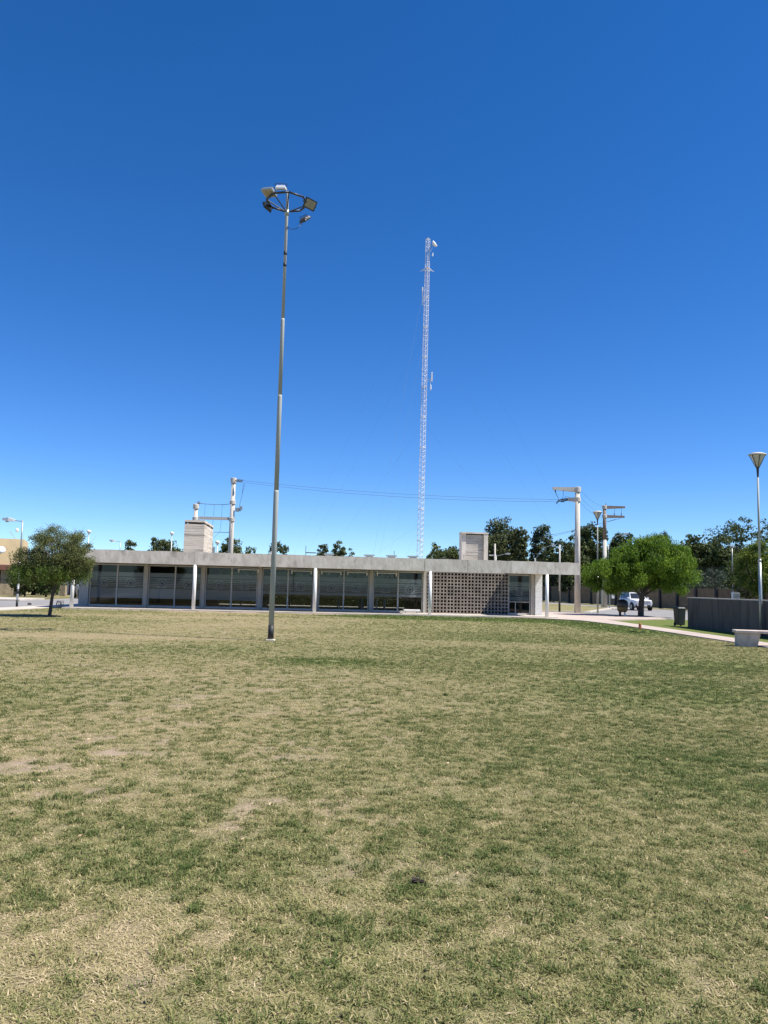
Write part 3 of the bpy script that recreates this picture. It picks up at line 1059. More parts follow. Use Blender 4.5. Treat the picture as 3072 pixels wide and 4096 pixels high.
flood((.66, .05, RZ - .02), (.35, -.80, -.42), -.25, .95, 'dark')
flood((.48, .52, RZ - .27), (.5, .55, -.75), .1, .8, 'dark')
flood((-.48, -.36, RZ + .10), (-.25, -.22, -.92), -.40, 1.0)
flood((-.10, -.64, RZ + .08), (.0, .30, -.95), 0.05, .78, 'steel_white')
flood((-.62, .22, RZ - .05), (-.85, .5, -.5), .2, .75, 'dark')
MB().path([(.0, 0, RZ - .75), (.12, .08, RZ - .78), (.26, .2, RZ - .72), (.40, .44, RZ - .45)], .008).build('cable', M['black'], fm)

# ------------------------------------------------------------------ lattice mast
def lattice():
    x0, y0 = 3.44, 72.0
    t = root('lattice_mast', 'tall slim white lattice radio mast behind the hall', 'mast', (x0, y0, 0))
    top, sec = 35.3, 6
    lean = Vector((0.20, 0, 0)) / 35
    corner = lambda k, z: Vector(((.325 - .0028 * z) * math.cos(2.094 * k + .55), (.325 - .0028 * z) * math.sin(2.094 * k + .55), z)) + lean * z
    zs = np.linspace(0, top, 13)
    for s_ in range(12):
        mb = MB()
        n = 6
        for j in range(n):
            za = zs[s_] + (zs[s_ + 1] - zs[s_]) * j / n
            zb = zs[s_] + (zs[s_ + 1] - zs[s_]) * (j + 1) / n
            for k in range(3):
                mb.tube(corner(k, za), corner(k, zb), .026, n=5, caps=False)
                mb.tube(corner(k, za), corner((k + 1) % 3, (za + zb) / 2), .0135, n=4, caps=False)
                mb.tube(corner((k + 1) % 3, (za + zb) / 2), corner(k, zb), .0135, n=4, caps=False)
        for k in range(3):
            mb.tube(corner(k, zs[s_ + 1] - .03), corner((k + 1) % 3, zs[s_ + 1] - .03), .03, n=5)
        mb.build('mast_section', M['steel_white'] if s_ % 2 else M['steel_pink'], t)
    c = lambda z: lean * z + Vector((0, 0, z))
    # dish near the top
    arm = MB().tube(c(34.6) + Vector((.2, 0, 0)), c(34.6) + Vector((.60, -.1, .0)), .03)
    arm.build('dish_arm', M['galv'], t)
    q = Vector((.75, -.42, .50)).to_track_quat('Z', 'Y').to_matrix().to_4x4()
    mt = Matrix.Translation(c(34.75) + Vector((.66, -.12, .0))) @ q
    d = MB().lathe([(.04, -.22), (.16, -.18), (.30, -.08), (.34, .0), (.34, .05), (.02, .10)], 18).xform(mt)
    d.build('dish', M['steel_white'], t, smooth=True)
    MB().tube(c(34.0) + Vector((.25, 0, 0)), c(34.4) + Vector((.45, 0, 0)), .025).tube(c(33.55) + Vector((.48, 0, 0)), c(33.85) + Vector((.48, 0, 0)), .06).build('radio_unit', M['steel_white'], t)
    # torque arms at guy level
    ta = MB()
    for k in range(3):
        an = 2.094 * k + .55
        ta.tube(c(32.4), c(32.15) + Vector((.75 * math.cos(an), .75 * math.sin(an), 0)), .03)
        ta.tube(c(32.2) + Vector((.6 * math.cos(an), .6 * math.sin(an), 0)), c(32.2) + Vector((.6 * math.cos(an + 2.094), .6 * math.sin(an + 2.094), 0)), .025)
    ta.build('torque_arm', M['steel_white'], t)
    sa = MB()
    sa.tube(c(30.0) + Vector((-.42, -.1, 0)), c(30.35) + Vector((-.42, -.1, 0)), .075)
    sa.tube(c(29.5) + Vector((-.40, -.1, 0)), c(29.95) + Vector((-.40, -.1, 0)), .055)
    sa.tube(c(28.6) + Vector((-.36, -.1, 0)), c(29.5) + Vector((-.36, -.1, 0)), .05)
    sa.tube(c(29.2) + Vector((-.36, -.1, 0)), c(29.2), .025)
    sa.build('antenna', M['steel_white'], t)
    sb = MB().tube(c(21.2), c(21.3) + Vector((.62, -.1, 0)), .03)
    sb.tube(c(20.2) + Vector((.58, -.1, 0)), c(21.4) + Vector((.58, -.1, 0)), .03)
    sb.box(.76, -.2, 21.1, .88, -.05, 22.0)
    sb.tube(c(20.3) + Vector((.60, -.15, 0)), c(20.7) + Vector((.60, -.15, 0)), .07)
    sb.build('antenna', M['steel_white'], t)
    for z in (7.5, 17.0, 26.0, 32.2):
        for k in range(3):
            an = 2.094 * k + .3
            rad = 13 + z * .25
            MB().tube(c(z), (rad * math.cos(an), rad * math.sin(an), 0), .003, n=4, caps=False).build('guy_wire', M['wire'], t)
    MB().box(-.5, -.5, -.05, .5, .5, .15).build('footing', M['pale_concrete'], t)


lattice()


# ------------------------------------------------------------------ concrete power poles and cables
def insulator(mb, p, d, n=3, r=.075):
    d = Vector(d).normalized()
    p = Vector(p)
    for k in range(n):
        mb.tube(p + d * (.10 * k), p + d * (.10 * k + .05), r, r * .6, 8)
    mb.tube(p, p + d * (.10 * n + .05), .02, n=5)


def power_structure():
    p = at(930, 2030, 62)
    t = root('transformer_pole', 'pair of concrete poles joined by a beam behind the left end of the hall', 'utility pole', (p.x, 62, 0))
    MB().lathe([(.24, 0), (.165, 9.6)], 18).build('pole', M['pole_concrete'], t, smooth=True)
    MB().lathe([(.17, 9.55), (.245, 9.60), (.245, 9.98), (.2, 10.0)], 18).build('pole_cap', M['pole_concrete'], t)
    sx = at(785, 2012, 62).x - p.x
    MB().lathe([(.21, 0), (.155, 7.5)], 18, (sx, 0, 0)).build('pole', M['pole_concrete'], t, smooth=True)
    MB().lathe([(.17, 7.35), (.24, 7.42), (.24, 7.74), (.2, 7.8)], 18, (sx, 0, 0)).build('pole_cap', M['pole_concrete'], t)
    for (x, z) in ((0, 6.55), (0, 7.95), (sx, 6.55)):
        MB().lathe([(.21, z - .12), (.245, z - .10), (.245, z + .17), (.2, z + .2)], 18, (x, 0, 0)).build('collar', M['pole_concrete'], t)
    MB().box(sx + .24, -.09, 6.55, -.24, .09, 6.78).build('beam', M['pole_concrete'], t)
    i = MB()
    insulator(i, (.28, 0, 9.85), (1, -.05, -.05), 5)
    insulator(i, (.28, -.3, 9.70), (1, -.05, -.1), 5)
    i.tube((0, 0, 9.8), (.3, -.3, 9.75), .03)
    i.build('insulator', M['dark_steel'], t)
    i = MB().box(.28, -.2, 7.25, .55, .1, 7.55).box(.60, -.2, 7.4, .80, .1, 7.68)
    i.tube((.2, 0, 7.6), (.7, 0, 7.3), .03)
    i.build('fuse_switch', M['galv'], t)
    w_ = MB()
    for k in range(2):
        w_.path([(.85 + .1 * k, -.2, 9.55), (.75, -.1, 8.6), (.55, 0, 7.7)], .012, n=4)
    w_.path([(sx + .2, 0, 7.85), (sx + 1.5, 0, 7.78), (sx + 2.2, 0, 7.8), (-.2, 0, 7.86)], .02, n=4)
    for f_ in (.25, .5, .72):
        w_.path([(sx * (1 - f_), 0, 7.8), (sx * (1 - f_) - .03, 0, 7.0), (sx * (1 - f_) - .08, 0, 5.6), (sx * .55, 0, 4.9)], .010, n=4)
    w_.path([(sx * .58, 0, 5.55), (-.2, 0, 5.55)], .02, n=4)
    w_.build('jumper_wire', M['wire'], t)
    i = MB()
    for dx in (0, .12):
        insulator(i, (sx + .1 + dx, 0, 7.80), (.3, 0, 1), 2, .1)
    i.build('insulator', M['dark_steel'], t)
    tx = sx * .52
    MB().box(tx - .25, -.3, 2.6, tx + .22, .3, 4.35).build('transformer', M['galv'], t)
    i = MB()
    for dx in (-.12, .05):
        insulator(i, (tx + dx, 0, 4.35), (0, 0, 1), 4)
    i.build('bushing', M['dark_steel'], t)
    MB().box(tx - .4, -.4, 2.45, -.2, .4, 2.6).build('platform', M['pole_concrete'], t)
    return Vector((p.x, 62, 0))


H0 = power_structure()


def arm_pole(px, py, Y, h, side, top_len, low_len, low_z, label, m_arm):
    p = at(px, py, Y)
    t = root('power_pole', label, 'utility pole', (p.x, Y, 0), 0, 'concrete power poles by the street')
    if side > 0:
        MB().lathe([(.215 * h / 8.8, 0), (.185, h * .66)], 20).build('pole', M['pole_concrete'], t, smooth=True)
        MB().lathe([(.185, h * .66), (.16, h - .25)], 20).build('upper_pole', M['weathered'], t, smooth=True)
    else:
        MB().lathe([(.215 * h / 8.8, 0), (.16, h - .25)], 20).build('pole', M['pole_concrete'], t, smooth=True)
    MB().lathe([(.17, h - .35), (.235, h - .32), (.235, h - .01), (.2, h + .02)], 18).build('collar', M['pole_concrete'], t)
    s = side
    MB().hexa([(s * .2, -.15, h - .32), (s * top_len, -.09, h - .20), (s * top_len, .09, h - .20), (s * .2, .15, h - .32)],
              [(s * .2, -.15, h - .01), (s * top_len, -.09, h - .02), (s * top_len, .09, h - .02), (s * .2, .15, h - .01)]).build('cross_arm', M[m_arm], t)
    MB().lathe([(.19, low_z - .16), (.235, low_z - .13), (.235, low_z + .14), (.2, low_z + .17)], 18).build('collar', M['pole_concrete'], t)
    MB().hexa([(s * .2, -.11, low_z - .16), (s * low_len, -.06, low_z - .10), (s * low_len, .06, low_z - .10), (s * .2, .11, low_z - .16)],
              [(s * .2, -.11, low_z + .14), (s * low_len, -.06, low_z + .10), (s * low_len, .06, low_z + .10), (s * .2, .11, low_z + .14)]).build('cross_arm', M[m_arm], t)
    return t


rp = arm_pole(2310, 1955, 53.85, 8.82, -1, 1.75, .75, 7.95, 'thick pale concrete power pole with arms pointing left at the hall end', 'pole_concrete')
i = MB()
insulator(i, (-.75, 0, 7.98), (-1, 0, -.15), 5)
insulator(i, (-.70, -.15, 7.9), (-1, -.1, -.25), 5)
insulator(i, (-1.0, -.2, 7.78), (-1, -.2, -.05), 3)
insulator(i, (-1.35, -.2, 7.85), (-.6, 0, -.8), 3)
insulator(i, (-1.6, 0, 8.66), (.3, 0, -1), 2)
insulator(i, (-1.0, 0, 8.62), (0, 0, -1), 1)
i.build('insulator', M['dark_steel'], rp)
i = MB().path([(-1.6, 0, 8.5), (-1.4, 0, 8.1), (-1.2, -.1, 7.75)], .02, n=5).path([(-1.0, 0, 8.5), (-1.0, 0, 8.15), (-1.2, 0, 7.8)], .012, n=4)
i.path([(-.3, 0, 8.0), (-.8, -.1, 8.15), (-1.1, -.1, 7.85)], .012, n=4)
i.build('jumper_wire', M['wire'], rp)
p2 = arm_pole(2418, 2025, 76.7, 10.1, 1, 2.05, 2.0, 9.02, 'farther weathered concrete power pole with two arms pointing right', 'weathered')
i = MB()
for x in (1.0, 1.7):
    insulator(i, (x, 0, 9.10), (0, 0, 1), 3, .09)
    i.tube((x, 0, 9.4), (x, 0, 9.98), .015, n=5)
insulator(i, (.15, 0, 10.12), (0, 0, 1), 2)
i.build('insulator', M['dark_steel'], p2)


def cable(p, q, sag, label, r=.009):
    p, q = Vector(p), Vector(q)
    n = 24
    pts = [p.lerp(q, k / n) - Vector((0, 0, sag * 4 * (k / n) * (1 - k / n))) for k in range(n + 1)]
    c = MB().path(pts, r, n=4).build('power_cable', M['wire'])
    tag(c, label, 'cable', 'overhead power cables')


RP = Vector((rp.location.x, 53.85, 0))
P2 = Vector((p2.location.x, 76.7, 0))
cable(H0 + Vector((.85, 0, 9.80)), RP + Vector((-1.25, 0, 7.92)), .30, 'upper thin cable running from the twin poles to the arms of the pale pole')
cable(H0 + Vector((.85, -.3, 9.62)), RP + Vector((-1.3, -.2, 7.75)), .38, 'lower thin cable running from the twin poles to the arms of the pale pole')
cable(RP + Vector((.25, 0, 8.6)), P2 + Vector((.15, 0, 10.1)), .35, 'top cable of the three sloping between the two power poles')
cable(RP + Vector((.25, 0, 8.1)), P2 + Vector((-.2, 0, 9.5)), .30, 'middle cable of the three sloping between the two power poles')
cable(RP + Vector((.25, 0, 7.7)), P2 + Vector((-.2, 0, 9.05)), .28, 'bottom cable of the three sloping between the two power poles')
cable(P2 + Vector((1.6, 0, 8.85)), at(1900, 2185, 150), .5, 'upper cable dropping left from the low arm of the farther pole', .016)
cable(P2 + Vector((1.1, 0, 8.75)), at(1900, 2200, 150), .5, 'lower cable dropping left from the low arm of the farther pole', .016)


# ------------------------------------------------------------------ street lamps
def cone_lamp(p, h, label):
    t = root('post_lamp', label, 'street lamp', p, 0, 'lamp posts with funnel heads')
    MB().tube((0, 0, 0), (0, 0, 2.9), .062, .060, 12).build('lower_post', M['galv'], t, smooth=True)
    MB().tube((0, 0, 2.9), (0, 0, h - .95), .045, .036, 12).build('upper_post', M['pole_paint'], t, smooth=True)
    MB().tube((0, 0, 2.84), (0, 0, 2.96), .07, .06, 12).build('collar', M['galv'], t, smooth=True)
    MB().lathe([(.03, h - .95), (.05, h - .6), (.06, h - .55)], 12).build('lamp_neck', M['dark_steel'], t, smooth=True)
    c = MB().lathe([(.05, h - .56), (.25, h - .10), (.26, h - .08)], 20)
    c.build('lantern', M['lantern'], t, smooth=True)
    MB().lathe([(.33, h - .08), (.33, h - .045), (.20, h + .01), (.03, h + .02)], 24).build('lamp_cap', M['pale_concrete'], t, smooth=True)
    rb = MB()
    for k in range(6):
        an = k * 1.047 + .4
        rb.tube((.05 * math.cos(an), .05 * math.sin(an), h - .58), (.29 * math.cos(an), .29 * math.sin(an), h - .08), .012, n=5)
    rb.build('lamp_rib', M['dark_steel'], t)


q = at(3026, 1850, 29.6)
cone_lamp((q.x + .04, 29.6, 0), at(3024, 1813, 29.6).z, 'post lamp with funnel head beside the low grey wall and bench')
q = at(2390, 2080, 52.66)
cone_lamp((q.x, 52.66, 0), at(2390, 2045, 52.66).z, 'post lamp with funnel head beside the pale concrete power pole')


def arm_lamp(p, h, arm, label, banded=False, rise=.0, r=.055, curved=False, group='street lamps with side arms'):
    t = root('street_lamp', label, 'street lamp', p, 0, group)
    MB().tube((0, 0, 0), (0, 0, h * .55), r, r * .9, 10).build('pole', M['white'] if banded else M['galv'], t, smooth=True)
    MB().tube((0, 0, h * .55), (0, 0, h), r * .75, r * .7, 10).build('pole', M['galv'], t, smooth=True)
    if banded:
        for z0, z1 in ((0, .36), (.68, .94), (1.22, 1.5)):
            MB().tube((0, 0, z0), (0, 0, z1), r * 1.06, r * 1.05, 12).build('band', M['black'], t, smooth=True)
    a_ = Vector(arm)
    if curved:
        pts = [Vector((0, 0, h * .8)), Vector((a_.x * .15, a_.y * .15, h + rise * .2)), Vector((a_.x * .5, a_.y * .5, h + rise * .75)), Vector((a_.x, a_.y, h + rise))]
    else:
        pts = [Vector((0, 0, h - .03)), Vector((a_.x, a_.y, h + rise))]
    MB().path(pts, .028, n=6).build('arm', M['galv'], t)
    d = a_.normalized()
    d.z = .12
    c = Vector((a_.x, a_.y, h + rise))
    s_ = Vector((-d.y, d.x, 0))
    e = c + d * .62
    hd = MB().add([c + s_ * .06 + Vector((0, 0, .06)), c - s_ * .06 + Vector((0, 0, .06)), c - s_ * .05 - Vector((0, 0, .04)), c + s_ * .05 - Vector((0, 0, .04)),
                   e + s_ * .13 + Vector((0, 0, .04)), e - s_ * .13 + Vector((0, 0, .04)), e - s_ * .10 - Vector((0, 0, .08)), e + s_ * .10 - Vector((0, 0, .08)),
                   (c + e) / 2 + s_ * .15 + Vector((0, 0, .11)), (c + e) / 2 - s_ * .15 + Vector((0, 0, .11)), (c + e) / 2 - s_ * .12 - Vector((0, 0, .09)), (c + e) / 2 + s_ * .12 - Vector((0, 0, .09))],
                  [(0, 1, 2, 3), (7, 6, 5, 4), (0, 8, 9, 1), (8, 4, 5, 9), (1, 9, 10, 2), (9, 5, 6, 10), (2, 10, 11, 3), (10, 6, 7, 11), (3, 11, 8, 0), (11, 7, 4, 8)])
    k = hd.build('lamp_head', M['white'], t)
    m_ = (c + e) / 2 + d * .1
    MB().tube(m_ - Vector((0, 0, .085)), m_ - Vector((0, 0, .14)), .10, .07, 10).build('lens', M['lamp_lens'], k)


p = gr(67, 2427)
arm_lamp((p.x, p.y, 0), at(90, 2083, p.y).z, (-.42, 0, 0), 'street lamp with black and white banded foot beside the left road', True)
p = at(482, 2165, 80)
arm_lamp((p.x, 80, 0), p.z, (-.45, -.1, 0), 'street lamp with head turned left behind the left part of the hall roof')
p = at(1985, 2224, 88)
arm_lamp((p.x, 88, 0), p.z, (1.0, 0, 0), 'street lamp with short sloping arm right of the finned roof light', rise=.25)
p = at(2140, 2232, 95)
arm_lamp((p.x, 95, 0), p.z, (1.9, 0, 0), 'street lamp with long curved arm over the right end of the hall roof', rise=1.6, curved=True)
p = at(2432, 2165, 88)
arm_lamp((p.x, 88, 0), p.z - .3, (1.7, 0, 0), 'street lamp with curved arm rising behind the bright green tree', rise=1.15, curved=True)
p = at(2928, 2190, 62)
arm_lamp((p.x, 62, 0), p.z, (-.12, -.25, 0), 'slim street lamp with white head in front of the dark trees', r=.05)


def top_lamp(p, h, label):
    t = root('garden_lamp', label, 'street lamp', p, 0, 'plain pole lamps')
    MB().tube((0, 0, 0), (0, 0, h - .2), .045, .04, 8).build('pole', M['galv'], t, smooth=True)
    MB().lathe([(.08, h - .22), (.2, h - .05), (.2, h + .05), (.05, h + .12)], 12).build('lamp_head', M['white'], t, smooth=True)


p = at(688, 2132, 75)
top_lamp((p.x, 75, 0), p.z, 'white topped lamp pole in front of the rounded tree left of the board marked box')
p = at(356, 2125, 70)
top_lamp((p.x, 70, 0), p.z, 'white topped lamp pole showing above the left lawn tree')
p = at(870, 2168, 66)
top_lamp((p.x, 66, 0), p.z, 'white topped lamp pole between the roof box and the tall concrete pole')
p = at(1980, 2175, 80)
t = root('bare_pole', 'thin pale pole with a cross bar right of the finned roof light', 'pole', (p.x, 80, 0))
MB().tube((0, 0, 0), (0, 0, p.z), .10, .085, 10).build('pole', M['pole_concrete'], t, smooth=True)
MB().box(-.62, -.04, p.z - 1.28, .2, .04, p.z - 1.14).build('cross_bar', M['pole_concrete'], t)
p = gr(2238, 2449)
zt = at(2240, 2180, p.y).z
t = root('thin_pole', 'slender weathered pole in front of the right end of the hall', 'pole', (p.x, p.y, 0))
MB().tube((0, 0, 0), (0, 0, 1.5), .075, .07, 10).build('lower_post', M['dark_post'], t, smooth=True)
MB().tube((0, 0, 1.5), (0, 0, zt), .06, .055, 10).build('upper_post', M['pole_concrete'], t, smooth=True)
p = at(2407, 2427, 74)
t = root('sign_post', 'pair of thin grey posts beside the farther power pole', 'post', (p.x, 74, 0))
MB().tube((0, 0, 0), (0, 0, 2.0), .06, n=8).build('post', M['galv'], t)
MB().tube((.75, 0, 0), (.75, 0, 2.0), .06, n=8).build('post', M['galv'], t)
MB().box(.95, -.05, .9, 1.2, .05, 1.4).build('meter_box', M['white'], t)


# ------------------------------------------------------------------ street side walls
def perimeter():
    """precast wall with dark posts; runs obliquely behind the right hand road"""
    pt = lambda y: Vector((21.8 + .182 * (107 - y), y, 0))
    t = root('perimeter_wall', 'long tan precast panel wall with dark posts along the street', 'wall')
    ys = [112 - 3.0 * k for k in range(30)]
    d = (pt(50) - pt(110)).normalized()
    s_ = Vector((-d.y, d.x, 0))
    for k in range(len(ys) - 1):
        a_, b__ = pt(ys[k]), pt(ys[k + 1])
        pn = MB()
        for j in range(4):
            z0, z1 = .04 + j * .50, .04 + j * .50 + .49
            off = .05 + .006 * ((j + k) % 3)
            q = [a_ - s_ * off, b__ - s_ * off, b__ + s_ * .05, a_ + s_ * .05]
            pn.hexa([v + Vector((0, 0, z0)) for v in q], [v + Vector((0, 0, z1)) for v in q])
        pn.build('wall_panel', M['panel_wall'], t)
    for k, y in enumerate(ys):
        c = pt(y)
        q = [c - d * .14 - s_ * .2, c + d * .14 - s_ * .2, c + d * .14 + s_ * .2, c - d * .14 + s_ * .2]
        MB().hexa([v for v in q], [v + Vector((0, 0, 2.14)) for v in q]).build('post', M['dark_post'], t)
    # mesh fence standing on the wall at the right
    f = root('mesh_fence', 'tall green wire mesh fence standing on the tan wall at right', 'fence')
    y = 76.0
    mw = MB()
    while y > 58:
        a_, b__ = pt(y), pt(max(58, y - 2.75))
        MB().tube(a_ + Vector((0, 0, 2.14)), a_ + Vector((0, 0, 3.95)), .05, n=8).build('post', M['dark_post'], f)
        for k in range(9):
            z = 2.16 + k * .21
            mw.tube(a_ + Vector((0, 0, z)), b__ + Vector((0, 0, z)), .011, n=3, caps=False)
        for k in range(14):
            c = a_.lerp(b__, k / 14)
            mw.tube(c + Vector((0, 0, 2.15)), c + Vector((0, 0, 3.85)), .011, n=3, caps=False)
        y -= 2.75
    tag(mw.build('wire_mesh', M['leaf_shrub'], f), kind='stuff')
    return pt


wall_pt = perimeter()
p = at(2943, 2400, 58)
t = root('meter_cabinet', 'white louvred meter cabinet in front of the tan wall at right', 'cabinet', (p.x, 58, 0))
MB().box(-.26, -.15, 0, .26, .15, 1.72).build('housing', M['white'], t, bevel=.01)
lv = MB()
for k in range(9):
    lv.box(-.22, -.162, .4 + k * .14, .22, -.152, .49 + k * .14)
lv.build('louvre', M['galv'], t)

lw = root('low_wall', 'low dark grey concrete wall with pale top beside the green bin', 'wall')
lwd = (Vector((14.95, 16, 0)) - Vector((14.5, 36.7, 0)))
ln = lwd.length
d = lwd.normalized()
lw.location = (14.5, 36.7, 0)
lw.rotation_euler = (0, 0, math.atan2(d.y, d.x))
k = 0.0
while k < ln:
    MB().box(k + .004, -.0, -.05, min(ln, k + 2.6) - .004, .22, 1.355).build('wall_panel', M['wall_concrete'], lw)
    k += 2.6
MB().box(-.02, -.015, 1.357, ln, .235, 1.40).build('coping', M['pale_concrete'], lw)

# ------------------------------------------------------------------ wheelie bin, litter basket, bench, small things
p = gr(2727, 2505)
t = root('wheelie_bin', 'dark green wheeled refuse bin at the end of the low grey wall', 'bin', (p.x - .06, p.y + .1, 0), R(12))
t.scale = (.74, .74, .95)
MB().hexa([(-.23, -.24, .06), (.23, -.24, .06), (.23, .24, .06), (-.23, .24, .06)], [(-.27, -.29, .86), (.27, -.29, .86), (.27, .29, .86), (-.27, .29, .86)]).build('body', M['bin'], t, bevel=.02)
MB().box(-.285, -.30, .835, .285, .30, .885).build('rim', M['bin'], t, bevel=.01)
MB().hexa([(-.28, -.31, .89), (.28, -.31, .89), (.28, .33, .89), (-.28, .33, .89)], [(-.22, -.22, .96), (.22, -.22, .96), (.22, .28, .96), (-.22, .28, .96)]).build('lid', M['bin'], t, bevel=.02)
MB().tube((-.2, .36, .88), (.2, .36, .88), .018).build('handle', M['bin'], t)
for s in (-.22, .22):
    MB().tube((s - .03, .2, .1), (s + .03, .2, .1), .10, n=16).build('wheel', M['tyre'], t)

p = gr(2490, 2466)
t = root('litter_basket', 'round rusty yellow litter basket with bulging black bag under the bright green tree', 'litter bin', (p.x, p.y, 0), R(5))
MB().lathe([(.22, .28), (.30, .36), (.34, .62)], 18).build('drum', M['yellow_rust'], t, smooth=True)
bgm = MB().lathe([(.30, .50), (.36, .66), (.37, .82), (.30, .99), (.16, 1.07), (.03, 1.08)], 16)
rr = random.Random(5)
bgm.v = [(x + rr.uniform(-.025, .025), y + rr.uniform(-.025, .025), z + rr.uniform(-.02, .02)) for x, y, z in bgm.v]
bgm.build('bin_bag', M['bag'], t, smooth=True)
MB().tube((-.16, 0, 0), (-.16, 0, .3), .075, n=10).build('leg', M['dark_post'], t)
MB().tube((.15, 0, 0), (.15, 0, .3), .05, n=10).build('leg', M['white'], t)
MB().tube((.15, -.02, .3), (.33, -.02, .62), .018, n=6).build('brace', M['white'], t)

p = gr(2560, 2517)
t = root('marker_stub', 'small orange brown marker stub beside the path', 'marker', (p.x, p.y, 0))
MB().hexa([(-.055, -.05, 0), (.055, -.05, 0), (.055, .05, 0), (-.055, .05, 0)], [(-.045, -.04, .20), (.045, -.04, .20), (.045, .04, .20), (-.045, .04, .20)]).build('stub', M['terracotta'], t, bevel=.008)
MB().lathe([(.05, .20), (.06, .22), (.03, .26)], 10).build('stub_cap', M['terracotta'], t)

t = root('concrete_bench', 'pale concrete bench with flared foot beside the path at the right edge', 'bench', (10.93, 24.0, 0), R(-12))
MB().box(-.02, -.26, .415, 2.3, .26, .50).build('seat', M['pink_concrete'], t, bevel=.012)
for x in (.04, 1.55):
    MB().hexa([(x, -.2, 0), (x + .56, -.2, 0), (x + .56, .2, 0), (x, .2, 0)], [(x, -.2, .413), (x + .66, -.2, .413), (x + .66, .2, .413), (x, .2, .413)]).build('foot', M['pink_concrete'], t, bevel=.01)

p = gr(236, 2433)
t = root('wire_ring_stand', 'small black ring stand with wire grid beside the left lawn tree', 'stand', (p.x, p.y, 0), R(8))
rm = MB()
for k in range(16):
    a0, a1 = k * math.pi / 8, (k + 1) * math.pi / 8
    rm.tube((-.03 + .11 * math.cos(a0), 0, .22 + .15 * math.sin(a0)), (-.03 + .11 * math.cos(a1), 0, .22 + .15 * math.sin(a1)), .022, n=6)
rm.build('ring', M['black'], t)
wg = MB()
for k in range(5):
    wg.tube((-.15 + .08 * k, .12, .03), (-.15 + .08 * k, .12, .40), .008, n=4)
    wg.tube((-.18, .12, .05 + .08 * k), (.2, .12, .05 + .08 * k), .008, n=4)
wg.build('wire_grid', M['dark_steel'], t)
MB().box(-.18, -.1, 0, .2, .15, .05).build('foot', M['black'], t)

p = gr(1670, 3540)
rr = random.Random(9)
cl = MB()
for k in range(9):
    an = rr.uniform(0, 6.28)
    c = Vector((rr.uniform(-.03, .03), rr.uniform(-.025, .025), rr.uniform(.012, .03)))
    e = Vector((math.cos(an) * .035, math.sin(an) * .035, rr.uniform(-.004, .028)))
    s = Vector((-math.sin(an) * .014, math.cos(an) * .014, rr.uniform(-.006, .006)))
    cl.add([c, c + e * .5 + s, c + e, c + e * .5 - s], [(0, 1, 2, 3)])
cl.tube((-.03, .005, .012), (.035, -.012, .016), .012, .008, 6)
c = cl.build('dead_leaf', M['clod'])
c.location = (p.x, p.y, .008)
tag(c, 'crumpled dark brown dead leaf lying on the lawn in front', 'leaf')
p = gr(118, 2419)
st = MB().lathe([(.10, 0), (.13, .04), (.09, .10), (.02, .12)], 7).build('stone', M['dark_post'])
st.location = (p.x, p.y, 0)
tag(st, 'small dark stone lying at the edge of the left road', 'stone')


